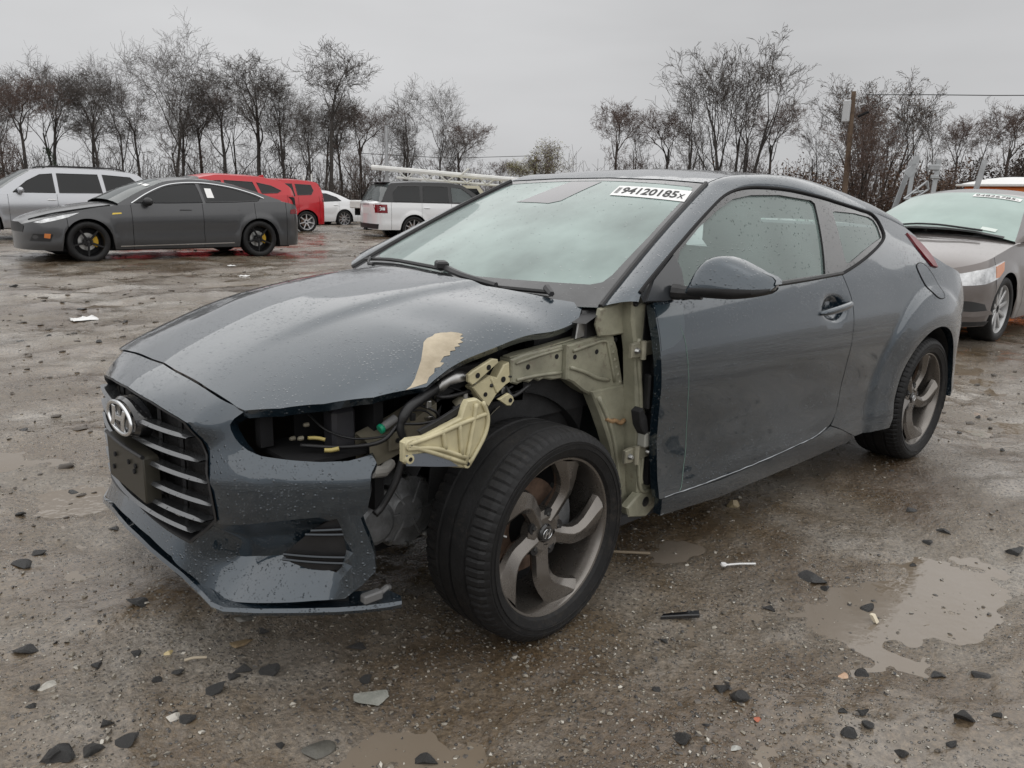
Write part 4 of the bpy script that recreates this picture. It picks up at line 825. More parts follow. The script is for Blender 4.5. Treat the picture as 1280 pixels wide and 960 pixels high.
def mudmat():
    m = bpy.data.materials.new('wet_mud'); m.use_nodes = True; t = m.node_tree; l = t.links.new; b = t.nodes['Principled BSDF']
    tc = t.nodes.new('ShaderNodeTexCoord')
    def N(s, d=5, ro=.6, dist=0):
        n = t.nodes.new('ShaderNodeTexNoise'); n.inputs['Scale'].default_value = s; n.inputs['Detail'].default_value = d; n.inputs['Roughness'].default_value = ro; n.inputs['Distortion'].default_value = dist; l(tc.outputs['Object'], n.inputs[0]); return n.outputs[0]
    def ramp(s, st):
        r = t.nodes.new('ShaderNodeValToRGB'); e = r.color_ramp.elements
        while len(e) < len(st): e.new(.5)
        for q, (p, c) in zip(e, st): q.position = p; q.color = (*c, 1)
        l(s, r.inputs[0]); return r.outputs[0]
    def mixc(f, a_, b_, mode='MIX'):
        n = t.nodes.new('ShaderNodeMix'); n.data_type = 'RGBA'; n.blend_type = mode
        for s, v in (('Factor', f), ('A', a_), ('B', b_)):
            if isinstance(v, (int, float)): n.inputs[s].default_value = v
            elif isinstance(v, tuple): n.inputs[s].default_value = (*v, 1)
            else: l(v, n.inputs[s])
        return n.outputs['Result']
    def rng_(s, f0, f1, t0, t1):
        n = t.nodes.new('ShaderNodeMapRange'); n.inputs['From Min'].default_value = f0; n.inputs['From Max'].default_value = f1; n.inputs['To Min'].default_value = t0; n.inputs['To Max'].default_value = t1; l(s, n.inputs[0]); return n.outputs[0]
    base = ramp(N(1.1, 6), [(.36, (.088, .055, .027)), (.50, (.150, .116, .079)), (.63, (.245, .218, .184))])
    spk = ramp(N(70, 4, .75), [(.30, (.30, .29, .27)), (.50, (.9, .9, .9)), (.72, (1.7, 1.65, 1.55))])
    c = mixc(.8, base, spk, 'MULTIPLY')
    vo = t.nodes.new('ShaderNodeTexVoronoi'); vo.inputs['Scale'].default_value = 85; l(tc.outputs['Object'], vo.inputs[0])
    sp = t.nodes.new('ShaderNodeSeparateColor'); l(vo.outputs['Color'], sp.inputs[0])
    pebc = ramp(sp.outputs[1], [(.0, (.05, .05, .05)), (.4, (.14, .125, .11)), (.8, (.24, .22, .18)), (1., (.46, .43, .37))])
    pm = t.nodes.new('ShaderNodeMath'); pm.operation = 'LESS_THAN'; l(sp.outputs[0], pm.inputs[0]); l(rng_(N(1.7, 3), .35, .65, .12, .60), pm.inputs[1])
    pd = rng_(vo.outputs['Distance'], .30, .42, 1, 0); pk = t.nodes.new('ShaderNodeMath'); pk.operation = 'MULTIPLY'; l(pm.outputs[0], pk.inputs[0]); l(pd, pk.inputs[1])
    c = mixc(pk.outputs[0], c, pebc)
    drk = rng_(N(.42, 4, .55, .6), .42, .62, 0, .5); c = mixc(drk, c, mixc(1.0, c, (.55, .50, .46), 'MULTIPLY'))
    l(c, b.inputs['Base Color'])
    wet = N(.9, 5, .6, .4); l(rng_(wet, .42, .62, .07, .42), b.inputs['Roughness']); b.inputs['Specular IOR Level'].default_value = .85
    h1 = t.nodes.new('ShaderNodeBump'); h1.inputs['Distance'].default_value = .012; l(N(38, 6, .7), h1.inputs['Height']); l(rng_(wet, .42, .62, .18, 1.0), h1.inputs['Strength'])
    h2 = t.nodes.new('ShaderNodeBump'); h2.inputs['Distance'].default_value = .006; l(pk.outputs[0], h2.inputs['Height']); l(h1.outputs[0], h2.inputs['Normal'])
    h3 = t.nodes.new('ShaderNodeBump'); h3.inputs['Distance'].default_value = .03; l(N(5, 5, .6, .5), h3.inputs['Height']); l(h2.outputs[0], h3.inputs['Normal']); h3.inputs['Strength'].default_value = .5
    l(h3.outputs[0], b.inputs['Normal']); return m
me.materials.append(mudmat()); GO = bpy.data.objects.new('ground', me); col.objects.link(GO); GO['kind'] = 'structure'
# standing water: a thin sheet that shows wherever the mud lies lower
def watermat():
    m = bpy.data.materials.new('muddy_water'); m.use_nodes = True; t = m.node_tree; l = t.links.new; b = t.nodes['Principled BSDF']; tc = t.nodes.new('ShaderNodeTexCoord')
    n = t.nodes.new('ShaderNodeTexNoise'); n.inputs['Scale'].default_value = .8; n.inputs['Detail'].default_value = 4; l(tc.outputs['Object'], n.inputs[0])
    r = t.nodes.new('ShaderNodeValToRGB'); r.color_ramp.elements[0].color = (.15, .112, .072, 1); r.color_ramp.elements[1].color = (.20, .17, .138, 1); r.color_ramp.elements[0].position = .35; r.color_ramp.elements[1].position = .65
    l(n.outputs[0], r.inputs[0]); l(r.outputs[0], b.inputs['Base Color']); b.inputs['Roughness'].default_value = .03; b.inputs['IOR'].default_value = 1.45
    n2 = t.nodes.new('ShaderNodeTexNoise'); n2.inputs['Scale'].default_value = 22; n2.inputs['Detail'].default_value = 2; l(tc.outputs['Object'], n2.inputs[0])
    bp = t.nodes.new('ShaderNodeBump'); bp.inputs['Distance'].default_value = .0015; bp.inputs['Strength'].default_value = .7; l(n2.outputs[0], bp.inputs['Height']); l(bp.outputs[0], b.inputs['Normal']); return m
r_w = np.r_[np.linspace(.5, 12, 40), np.linspace(13, 55, 30)]; t_w = np.linspace(-1.6, 1.6, 80)
rows = [[(-.686+q*math.sin(YAW+a_), -2.357+q*math.cos(YAW+a_), float(zg(-.686+q*math.sin(YAW+a_), -2.357+q*math.cos(YAW+a_)))+WL) for a_ in t_w] for q in r_w]
PW = mk('puddle_water', gridVF(rows, flip=True), watermat(), None, ang=180); PW['kind'] = 'structure'
def gz(x, y): return max(float(gh_(x, y)+zg(x, y)), float(zg(x, y))+WL)
# ---- gravel: loose grains nobody could count, one object
def rock(seed, n=1, flat=.6, blocky=False):
    g = np.random.default_rng(seed); bmv = []
    ph = (1+5**.5)/2; P = np.array([(-1,ph,0),(1,ph,0),(-1,-ph,0),(1,-ph,0),(0,-1,ph),(0,1,ph),(0,-1,-ph),(0,1,-ph),(ph,0,-1),(ph,0,1),(-ph,0,-1),(-ph,0,1)], float); P /= np.linalg.norm(P[0])
    F = [(0,11,5),(0,5,1),(0,1,7),(0,7,10),(0,10,11),(1,5,9),(5,11,4),(11,10,2),(10,7,6),(7,1,8),(3,9,4),(3,4,2),(3,2,6),(3,6,8),(3,8,9),(4,9,5),(2,4,11),(6,2,10),(8,6,7),(9,8,1)]
    for _ in range(n):
        V = P.tolist(); mid = {}; F2 = []
        def m_(i, j):
            k = (min(i, j), max(i, j))
            if k not in mid: v = np.array(V[i])+np.array(V[j]); V.append((v/np.linalg.norm(v)).tolist()); mid[k] = len(V)-1
            return mid[k]
        for a_, b_, c_ in F:
            x, y, z = m_(a_, b_), m_(b_, c_), m_(c_, a_); F2 += [(a_, x, z), (b_, y, x), (c_, z, y), (x, y, z)]
        P = np.array(V); F = F2
    for _ in range(9 if blocky else 14):      # chop with random planes for broken faces
        nrm = g.normal(size=3); nrm /= np.linalg.norm(nrm); d = g.uniform(.26, .62) if blocky else g.uniform(.45, .8); s = P@nrm; P = P-np.maximum(0, s-d)[:, None]*nrm
    if blocky: P = P/np.abs(P).max(0)
    P = P*(1+g.normal(0, .012 if blocky else .03, (len(P), 1))); P *= [1, g.uniform(.6, .85), flat*g.uniform(.8, 1.15)]
    return P, F
def stonemat(name, c1, c2, rough=.45):
    m = mat(name, c1, rough, col2=c2, vscale=18, bump=.004, bscale=60); return m
base = [rock(s, 0, .7) for s in range(6)]; gv, gf = [], []; n0 = 0; g = np.random.default_rng(3)
N_ = 22000
th = YAW+np.clip(g.normal(0, .42, N_), -1.1, 1.1); q = 1.0*(9/1.0)**(g.random(N_)**.9); gx = -.686+q*np.sin(th); gy = -2.357+q*np.cos(th)
keep = fbm(gx*1.3, gy*1.3, 3, 31)+g.uniform(-.35, .35, N_) > -.12; gx, gy = gx[keep], gy[keep]; hz = np.maximum(gh_(gx, gy), WL-.002)+zg(gx, gy)
for i in range(len(gx)):
    P, F = base[i % 6]; s = .0035*math.exp(abs(g.normal(0, .62))); s = min(s, .014); A = P@rotz(g.uniform(0, 6.28)).T*s+[gx[i], gy[i], hz[i]+s*.1]
    gv.append(A); gf += [(a_+n0, b_+n0, c_+n0) for a_, b_, c_ in F]; n0 += len(P)
def gravelmat():
    m = mat('gravel_mix', (.15, .13, .11), .4); t = m.node_tree; l = t.links.new; b = t.nodes['Principled BSDF']
    ge = t.nodes.new('ShaderNodeNewGeometry'); r = t.nodes.new('ShaderNodeValToRGB'); e = r.color_ramp.elements
    for _ in range(3): e.new(.5)
    for q_, (p, c) in zip(e, ((0, (.035,.035,.037)), (.3, (.09,.08,.07)), (.6, (.17,.145,.115)), (.88, (.26,.235,.19)), (1, (.55,.52,.46)))): q_.position = p; q_.color = (*c, 1)
    l(ge.outputs['Random Per Island'], r.inputs[0]); l(r.outputs[0], b.inputs['Base Color']); return m
GV = mk('gravel', (np.concatenate(gv).tolist(), gf), gravelmat(), None, ang=30); GV['kind'] = 'stuff'; tag(GV, 'fine wet gravel strewn over the muddy ground', 'gravel')
# ---- clods and crumbs of mud thrown up all over the yard, one object
g = np.random.default_rng(19); N2 = 5200; th = YAW+np.clip(g.normal(0, .45, N2), -1.1, 1.1); q = 3.2*(34/3.2)**g.random(N2); cx_ = -.686+q*np.sin(th); cy_ = -2.357+q*np.cos(th)
kp = (fbm(cx_*.5, cy_*.5, 3, 51)+g.uniform(-.3, .3, N2) > 0) & ~((cx_ > -.1) & (cx_ < 4.35) & (cy_ > -2.4) & (cy_ < .95)); cx_, cy_, q = cx_[kp], cy_[kp], q[kp]; cz_ = np.maximum(gh_(cx_, cy_)*np.clip((60-q)/30, 0, 1), WL)+zg(cx_, cy_); gv, gf, n0 = [], [], 0
for i in range(len(cx_)):
    P, F = base[i % 6]; s = min(.012*math.exp(abs(g.normal(0, .6))), .06)*(.7+.03*q[i]); gv.append(P@rotz(g.uniform(0, 6.28)).T*s*[1.5, 1, .75]+[cx_[i], cy_[i], cz_[i]+s*.1]); gf += [(a_+n0, b_+n0, c_+n0) for a_, b_, c_ in F]; n0 += len(P)
CD = mk('mud_clods', (np.concatenate(gv).tolist(), gf), mat('clod_mud', (.070, .058, .047), .5, vary=.45, vscale=1.3), None, ang=60); CD['kind'] = 'stuff'; tag(CD, 'dark clods and crumbs of mud scattered over the yard', 'mud clods')
# ---- broken stones lying about
DST = stonemat('dark_wet_stone', (.034, .034, .035), (.075, .073, .070), .32)
STONES = [(1.847,-1.188,.135,.066),(1.829,-1.25,.04,.044),(1.551,-1.204,.051,.034),(1.035,-1.355,.057,.037),(1.05,-1.41,.066,.057),(.793,-1.405,.065,.047),(1.428,-1.575,.057,.037),(1.808,-1.417,.053,.032),(1.388,-1.84,.062,.072),(1.588,-1.715,.059,.029),(1.663,-1.789,.071,.033),(1.192,-1.618,.034,.026),(1.224,-1.654,.043,.029),(1.195,-1.692,.043,.034),(1.163,-1.782,.047,.031),(1.128,-1.679,.061,.039),(1.264,-1.861,.029,.023),(1.127,-1.1,.033,.031),(2.639,-1.349,.067,.045),(2.489,-1.335,.05,.034),(2.263,-1.375,.034,.028),(2.65,-1.596,.092,.044),(.903,-1.248,.033,.025),(1.479,-1.892,.031,.025),(-.193,.605,.098,.047),(-.139,.674,.047,.032),(-.314,.03,.071,.046),(-.189,-.178,.057,.034),(-.342,-.187,.036,.028),(-.363,-.286,.039,.024),(-.249,-.468,.042,.028),(-.22,-.568,.072,.049),(-.299,-.541,.063,.049),(-.349,-.533,.09,.065),(-.381,-.513,.057,.049),(.01,.081,.08,.041),(-.089,-.196,.047,.028),(.141,-.515,.077,.046),(.1,-.47,.063,.041),(.06,-.485,.043,.034),(.341,-.708,.047,.062),(-.037,-.36,.049,.021),(-.087,-.37,.039,.023),(0.,-.525,.056,.039),(.399,-.553,.064,.042),(.28,-1.05,.075,.04),(-.095,-.57,.055,.038),(.043,-.8,.034,.031),(.237,-.293,.042,.038),(1.513,9.283,.143,.115),(.915,5.072,.07,.056),(1.148,4.476,.065,.052),(1.55,6.556,.102,.056),(.712,2.574,.074,.038),(.153,2.288,.078,.035),(.123,1.277,.063,.028),(.135,.728,.055,.029),(-.107,1.123,.053,.027),(3.215,-.902,.035,.026),(4.737,-.795,.052,.042),(4.119,-1.127,.046,.031),(2.755,-1.178,.046,.028)]
g = np.random.default_rng(11)
for i in range(12):   # smaller ones further out on the open yard
    th = YAW+g.uniform(-.62, -.16); q = g.uniform(4, 11); STONES.append((-.686+q*math.sin(th), -2.357+q*math.cos(th), g.uniform(.05, .11), g.uniform(.03, .05)))
for i in range(5):
    th = YAW+g.uniform(.33, .60); q = g.uniform(4.5, 8); STONES.append((-.686+q*math.sin(th), -2.357+q*math.cos(th), g.uniform(.04, .08), g.uniform(.02, .04)))
smesh = []
for s in range(9):
    P, F = rock(100+s, 2, .55, True); o = mk('stone', (P.tolist(), F), DST, None, ang=14); smesh.append(o.data); bpy.data.objects.remove(o)
for i, (x, y, w_, h) in enumerate(STONES):
    o = bpy.data.objects.new('stone', smesh[i % 9]); col.objects.link(o); o.location = (x, y, gz(x, y)+h*.10); o.scale = (w_*.50, w_*.50, max(h, w_*.4)*.62)
    o.rotation_euler = (g.uniform(-.25, .25), g.uniform(-.25, .25), -YAW+g.uniform(-.6, .6)); sz = 'large dark broken stone' if w_ > .075 else ('small dark stone' if w_ < .045 else 'dark broken stone')
    th = math.atan2(x+.686, y+2.357)-YAW; q = math.hypot(x+.686, y+2.357)
    rg = ('on the open mud in front of the dark grey sedan' if q > 5 and th < 0 else 'on the wet mud behind the coupe tail' if q > 3.6 and th > 0 else 'in the mud beside the grille end of the splitter' if y > .2 else
          'in the gravel before the bumper splitter' if x < .6 else 'at the edge of the brown puddle beside the rear wheel' if math.hypot((x-2.1)/.75, (y+1.5)/.4) < 1 else 'in the gravel between the front wheel and the puddle' if y > -1.3 else 'in the gravel short of the brown puddle')
    tag(o, sz+' '+rg, 'stone', sz+'s '+rg)
def oddstone(x, y, w_, fl, seed, c1, c2, label, name='stone', cat='stone'):
    P, F = rock(seed, 2, fl, True); o = mk(name, ((P*w_*.52).tolist(), F), stonemat('stone_%d' % seed, c1, c2), None, ang=25, loc=(x, y, gz(x, y)+w_*fl*.12)); o.rotation_euler = (.05, .1, -YAW+.5); return tag(o, label, cat)
oddstone(.31,-.79,.11,.25,201,(.22,.225,.20),(.30,.30,.27),'flat pale grey stone at the edge of a brown puddle')
oddstone(-.31,-.20,.05,.35,202,(.40,.38,.34),(.52,.50,.45),'whitish stone chip beside a small dark stone')
oddstone(-.12,-.55,.037,.5,203,(.42,.40,.35),(.55,.52,.47),'small cream pebble between dark stones')
oddstone(.16,-.32,.075,.3,204,(.20,.15,.09),(.27,.20,.12),'flat tan stone in front of the bumper splitter')
oddstone(.23,-.20,.075,.3,205,(.15,.145,.13),(.2,.19,.17),'flat grey stone just under the bumper splitter')
oddstone(-.02,-.25,.027,.7,206,(.45,.36,.18),(.52,.42,.24),'small round yellowish pebble before the bumper')
oddstone(1.0,-1.49,.028,.35,207,(.36,.10,.055),(.42,.13,.07),'small red brick chip near two dark stones', 'brick_chip', 'brick chip')
oddstone(1.37,-1.54,.036,.3,208,(.42,.26,.16),(.5,.35,.24),'pinkish tan stone chip beside the puddle edge')
oddstone(.87,-1.51,.033,.4,209,(.38,.38,.35),(.48,.48,.45),'pale grey pebble half sunk in gravel')
oddstone(.09,-.86,.11,.14,210,(.065,.063,.055),(.10,.095,.08),'thin dark slate flake lying flat in the mud')
oddstone(2.19,-.65,.075,.75,211,(.24,.19,.11),(.32,.26,.16),'tan lump of rubble beside the car sill')
# ---- litter
tag(mk('plastic_shard', prismVF([(-.06,-.012),(.02,-.014),(.062,-.016),(.066,.012),(.02,.009),(-.05,.004)], 0, .012, lambda u, v, h: (1.27+.73*u+.68*v, -1.05-.68*u+.73*v, gz(1.27, -1.05)+h+.004+.1*u), .003), GLOSSBLACK, None), 'glossy black splinter of car trim in the mud', 'shard')
tag(mk('twig', tubeVF(spl([(-.005,-.325,gz(0,-.33)+.008),(.018,-.333,gz(.02,-.33)+.012),(.048,-.348,gz(.05,-.35)+.008)], 4), .004, 6), mat('bare_wood', (.42, .36, .27), .7), None), 'short pale twig lying before the bumper', 'twig')
tag(mk('stick', tubeVF(spl([(1.44,-.61,gz(1.44,-.61)+.008),(1.50,-.655,gz(1.5,-.66)+.012),(1.57,-.70,gz(1.57,-.70)+.008)], 4), .006, 6), mat('wet_wood', (.24, .19, .13), .6), None), 'thin wet stick behind the front wheel', 'stick')
CT = thing('cable_tie', 'white plastic tie with round head in the mud', 'plastic tie', (1.73, -.98, gz(1.73, -.98)+.006))
mk('strap', tubeVF([(-.045,.03,.004),(0,0,.006),(.05,-.035,.004)], .0035, 6), WHITE, CT); mk('head', latheVF([(0,.008),(.010,.006),(.012,0),(.008,-.006)], 10, 'z'), WHITE, CT, loc=(-.05,.034,.005))
tag(mk('plastic_clip', prismVF([(-.009,-.006),(.009,-.006),(.007,.005),(-.007,.006)], 0, .045, lambda u, v, h: (1.74+u, -1.47+v+h*.35, gz(1.74, -1.47)+.004+h*.5), .002), mat('cream_plastic', (.62, .55, .42), .5), None), 'small cream plastic clip sticking out of a puddle', 'clip')
PAP = mat('soggy_paper', (.70, .70, .69), .7)
def paper(x, y, s, sd, label):
    g_ = np.random.default_rng(sd); n = 7; rows = [[(x+(i/n-.5)*s*1.0+g_.normal(0, s*.03), y+(j/n-.5)*s*.75+g_.normal(0, s*.03), gz(x, y)+.012+abs(g_.normal(0, s*.05))) for i in range(n)] for j in range(n)]
    o = mk('paper_scrap', gridVF(rows, flip=False), PAP, None, ang=20); sm = o.modifiers.new('thickness', 'SOLIDIFY'); sm.thickness = .002; tag(o, label, 'paper')
paper(1.44, 5.98, .26, 1, 'flattened white paper scrap on open mud in front of the hood')
paper(4.48, 9.19, .17, 2, 'crumpled white paper scrap between the coupe and the dark sedan')
paper(4.92, 10.63, .14, 3, 'small white paper scrap close to the dark sedan')
# ------------------------------------------------------------------ other cars of the yard
DGLASS = glassmat('dark_privacy_glass', (.05, .055, .06), .35, (.022, .024, .026), fogvar=.05)
LGLASS = glassmat('pale_green_glass', (.58, .70, .66), .72, (.42, .54, .50), fogvar=.08)
MGLASS = glassmat('grey_tinted_glass', (.35, .40, .40), .42, (.16, .19, .19), fogvar=.08)
AMBER = mat('amber_lens', (.55, .16, .02), .2, coat=1); LAMP = mat('clear_lamp', (.58, .59, .60), .14, .35, coat=1, vary=.4, vscale=12)
BLACKRIM = mat('black_alloy', (.014, .014, .015), .3, .3); SILVRIM = mat('silver_alloy', (.50, .50, .51), .3, .9)
class Auto:
    def __init__(s, name, label, loc, rz, paint, L, W, wheels, rad, top, belt, sill=.24, nose=.5, tail=.45, tum=.55, glass=DGLASS, group=None, deck=None, cuts=(), windows=(), rim='plain', rimm=None, cal=None, crown=.04, shoulder=.05, wheel_w=.21, wscreen=None, rglass=None, roofm=None, spokes=10, wheelset=(1, 1, 1, 1), arch=1.13):
        s.root = thing(name, label, 'car', loc, rz, group); s.paint = paint; s.L, s.W, s.belt, s.sill = L, W/2, np.array(belt), sill; s.wh = wheels; s.rad = rad; s.ra = rad*arch; s.sh = shoulder; s.tum = tum
        s.nose, s.tail = nose, tail; s.top = top; r = s.root
        zb = s.zb
        # body side pieces between the cut lines; piece 0 is the front bumper, last the rear bumper
        cu = [0]+list(cuts)+[L]; names = s.names(len(cu)-1)
        for sg in (-1, 1):
            for i in range(len(cu)-1):
                x0, x1 = cu[i]+(.004 if i else 0), cu[i+1]-(.004 if i < len(cu)-2 else 0)
                xs = x0+(x1-x0)*np.linspace(0, 1, max(10, int((x1-x0)/.035)))
                if i == 0: xs = x1*(np.linspace(0, 1, 26)**2.2)
                if i == len(cu)-2: xs = L-(L-x0)*(np.linspace(1, 0, 26)**2.2)
                rows = []
                for t in np.linspace(0, 1, 15):
                    z = s.bot(xs)+(zb(xs)-s.bot(xs))*t; rows.append(np.stack([xs, sg*s.ys(xs, z), z], 1))
                mk(names[i], gridVF(rows, flip=sg > 0), paint, r, ang=50)
        # hood, deck
        (xw0, zw0) = top[0][:2]; xr1 = top[-1][0]
        def lid(nm, xa, xb, m, par=r, lo=0):
            xs = xa+(xb-xa)*np.linspace(0, 1, 30); 
            if xa < .01: xs = xb*np.linspace(0, 1, 34)**2
            if xb > L-.01: xs = L-(L-xa)*np.linspace(1, 0, 30)**2
            rows = []
            for x in xs:
                z = float(zb(x)); ye = float(s.ys(np.array(x), np.array(z))); u = np.linspace(-1, 1, 17); rows.append(np.stack([0*u+x, u*ye, z+crown*(1-np.abs(u)**2.4)*min(1, ye/.5)], 1))
            return mk(nm, gridVF(rows, flip=True), m, par, ang=60)
        lid('hood', 0, xw0+.12, paint)
        if xr1 < L-.02: lid('deck_lid', xr1-.1, L, paint)
        # greenhouse
        tp = []; kinds = []
        for i in range(len(top)-1):
            a_, b_ = top[i], top[i+1]; n = 6
            for k in range(n): tp.append((a_[0]+(b_[0]-a_[0])*k/n, a_[1]+(b_[1]-a_[1])*k/n)); kinds.append(a_[2])
        tp.append(top[-1][:2]); kinds.append(top[-1][2]); tp = np.array(tp)
        k_ = np.array([.25, .5, .25]); tp2 = tp.copy(); tp2[1:-1] = (tp[:-2]+2*tp[1:-1]+tp[2:])/4; tp = tp2; s.tp = tp
        ye = s.yg(tp[:, 0], tp[:, 1]); cr2 = np.interp(np.arange(len(tp)), [0, len(tp)*.3, len(tp)*.7, len(tp)-1], [crown*1.6, crown, crown, crown])
        for kd, nm, m in (('w', 'windscreen', wscreen or glass), ('r', 'roof', roofm or paint), ('g', 'rear_window', rglass or glass)):
            ii = [i for i in range(len(tp)) if kinds[i] == kd]
            if not ii: continue
            ii = list(range(ii[0], min(ii[-1]+2, len(tp)))); rows = []
            for i in ii:
                u = np.linspace(-1, 1, 17); rows.append(np.stack([tp[i, 0]+0*u-(crown*.8*(1-u*u) if kd == 'w' else 0)+(crown*.8*(1-u*u) if kd == 'g' else 0), u*ye[i], tp[i, 1]+cr2[i]*(1-np.abs(u)**2.4)], 1))
            o = mk(nm, gridVF(rows, flip=True), m, r, ang=60); setattr(s, nm, o)
            if kd == 'w': s.wsrows = rows
        for sg in (-1, 1):
            rows = []
            for t in np.linspace(0, 1, 9):
                z = zb(tp[:, 0])+(tp[:, 1]-zb(tp[:, 0]))*t; rows.append(np.stack([tp[:, 0], sg*s.yg(tp[:, 0], z), z], 1))
            mk('pillars', gridVF(rows, flip=sg > 0), roofm or paint, r, ang=60)
            for wdw in windows:
                pts, m, trim = wdw
                q = spl(pts, 4, True) if trim else np.array(pts)
                o = mk('window', patchVF(q, lambda x, z: np.stack([x, sg*(s.yg(x, z)+.004), z], 1), sp=.12, step=.08, th=.006, flip=sg > 0), m, r)
                qc = np.r_[q, q[:1]]; tmm = trim if trim else GLOSSBLACK
                mk('window_frame', tubeVF(np.stack([qc[:, 0], sg*(s.yg(qc[:, 0], qc[:, 1])+.004), qc[:, 1]], 1), .011, 5), tmm, o)
            for cx in cuts[1:-1]:
                zt = float(zb(cx))
        # sill skirts, floor, wheel wells
        mk('underbody', boxVF(.35, L-.35, -s.W*.80, s.W*.80, sill-.03, sill+.06), DARK, r)
        mk('cabin_floor', boxVF(xw0+.2, min(xr1, L-.3), -s.W*.84, s.W*.84, .45, .62), DARK, r)
        for x in s.wh:
            for sg in (-1, 1): 
                rows = [[(x+s.ra*1.02*math.cos(t), sg*y, rad+s.ra*1.02*math.sin(t)) for t in np.linspace(-.3, math.pi+.3, 18)] for y in (s.W-.03, s.W-.32)]
                mk('wheel_well', join(gridVF(rows, flip=sg > 0), (rows[1], [tuple(range(18))])), DARK, r)
        proto = None
        for i, x in enumerate(s.wh):
            for sg in (-1, 1):
                if not wheelset[i*2+(sg > 0)]: continue
                w_ = spoke_wheel('wheel', r, (x, sg*(s.W-wheel_w/2-.015), rad), sg, 0, rim, rad, rad*.74, wheel_w, rimm or SILVRIM, False, spokes, cal)
        for x in (-.0,):
            pass
        # interior blocks seen through the glass: seats
        for y in (-.36, .36):
            x = xw0+ (top[1][0]-xw0)+.25
            S = mk('seat', boxVF(x, x+.16, y-.24, y+.24, .5, float(zb(x))+.02, .05), SEAT, r); mk('headrest', boxVF(x+.03, x+.13, y-.12, y+.12, float(zb(x))+.05, float(zb(x))+.2, .03), SEAT, S)
    def names(s, n):
        return (['front_bumper', 'front_fender', 'front_door', 'rear_door', 'rear_fender', 'rear_bumper'] if n == 6 else ['front_bumper', 'front_fender', 'front_door', 'rear_fender', 'rear_bumper'] if n == 5 else ['front_bumper']+['side_panel']*(n-2)+['rear_bumper'])
    def zb(s, x): return cr(s.belt[:, 0], s.belt[:, 1], x)
    def plan(s, x):
        x = np.asarray(x, float); a_ = np.clip((s.nose-x)/s.nose, 0, 1); b_ = np.clip((x-(s.L-s.tail))/s.tail, 0, 1)
        return s.W*np.clip(1-a_**2.6, 0, 1)**(1/2.0)*np.clip(1-b_**2.8, 0, 1)**(1/2.2)
    def ys(s, x, z):
        x = np.asarray(x, float); z = np.asarray(z, float); zb = s.zb(x); t = np.clip((z-s.sill)/np.maximum(zb-s.sill, .05), 0, 1)
        d = s.sh*np.clip((t-.62)/.38, 0, 1)**1.7+.035*np.clip((.28-t)/.28, 0, 1)**1.6+.010*np.exp(-((t-.36)/.12)**2)
        fl = 0
        for wx in s.wh: rr_ = np.hypot(x-wx, z-s.rad); fl = fl+.016*(1-sst(s.ra, s.ra+.13, rr_))
        p = s.plan(x); return np.maximum(p-d*np.clip(p/(.5*s.W), 0, 1)+fl, 0.)
    def yg(s, x, z):
        x = np.asarray(x, float); zb = s.zb(x); y0 = s.W-s.sh-.01*1.0
        e = np.minimum(s.ys(x, zb), y0)-.004; return e-s.tum*np.maximum(0, z-zb)*(1+.25*np.maximum(0, z-zb))
    def bot(s, x):
        x = np.asarray(x, float); z = np.full_like(x, s.sill)+.05*np.clip((s.nose*.8-x)/(s.nose*.8), 0, 1)*0
        for wx in s.wh:
            d = s.ra**2-(x-wx)**2; z = np.where(d > 0, np.maximum(z, s.rad+np.sqrt(np.maximum(d, 0))), z)
        return z
    def on(s, nm, poly, m, sg, off=.004, par=None, th=.006, sp=.06, smooth=False):
        """trim piece lying on the body side: outline in (x, z)"""
        q = spl(poly, 4, True) if smooth else poly
        return mk(nm, patchVF(q, lambda x, z: np.stack([x, sg*(s.ys(x, z)+off), z], 1), sp=sp, step=.03, th=th, flip=sg > 0), m, par or s.root)
    def front(s, nm, poly, m, off=.004, par=None, rear=False, th=.006, smooth=False):
        """piece on the nose or tail: outline in (y, z)"""
        q = np.array(spl(poly, 4, True) if smooth else poly, float)
        def fn(y, z):
            out = []
            for yy_, zz_ in zip(y, z):
                lo, hi = (0, s.nose+.6) if not rear else (s.L-s.tail-.6, s.L)
                for _ in range(34):
                    md = (lo+hi)/2; v = float(s.ys(md, zz_)) >= abs(yy_)
                    if rear: lo, hi = (md, hi) if v else (lo, md)
                    else: lo, hi = (lo, md) if v else (md, hi)
                out.append(lo+off if rear else lo-off)
            return np.stack([np.array(out), y, z], 1)
        return mk(nm, patchVF(q, fn, sp=.06, step=.03, th=th, flip=not rear), m, par or s.root)
    def mirror(s, x, z, m, size=1., sgs=(-1, 1)):
        for sg in sgs:
            y0 = float(s.yg(np.array(x), np.array(z))); rows = []
            for t in np.linspace(0, 1, 7):
                p = math.sin(math.pi*min(.97, .18+.80*t))**.5; rows.append([(x+.05*size+.06*size*p*math.cos(q)+.03*t, sg*(y0+.02+.21*size*t), z+.02+.068*size*p*math.sin(q)) for q in np.linspace(0, 6.283, 12, False)])
            V, F = gridVF(rows, cv=True, flip=sg < 0); F += [tuple(range(12)), tuple(range(len(V)-12, len(V)))]; o = mk('mirror', (V, F), m, s.root, ang=60); mk('mirror_stem', boxVF(x+.03, x+.09, min(sg*(y0-.02), sg*(y0+.05)), max(sg*(y0-.02), sg*(y0+.05)), z-.02, z+.01, .004), PLASTIC, o)
    def handle(s, x, z, m, sgs=(-1, 1)):
        for sg in sgs: mk('door_handle', tubeVF([(x+d, sg*(float(s.ys(np.array(x+d), np.array(z)))+e), z) for d, e in ((-.09, .0), (-.07, .018), (.07, .018), (.09, 0))], .013, 8), m, s.root)
def zr(x, y): return float(zg(x, y))
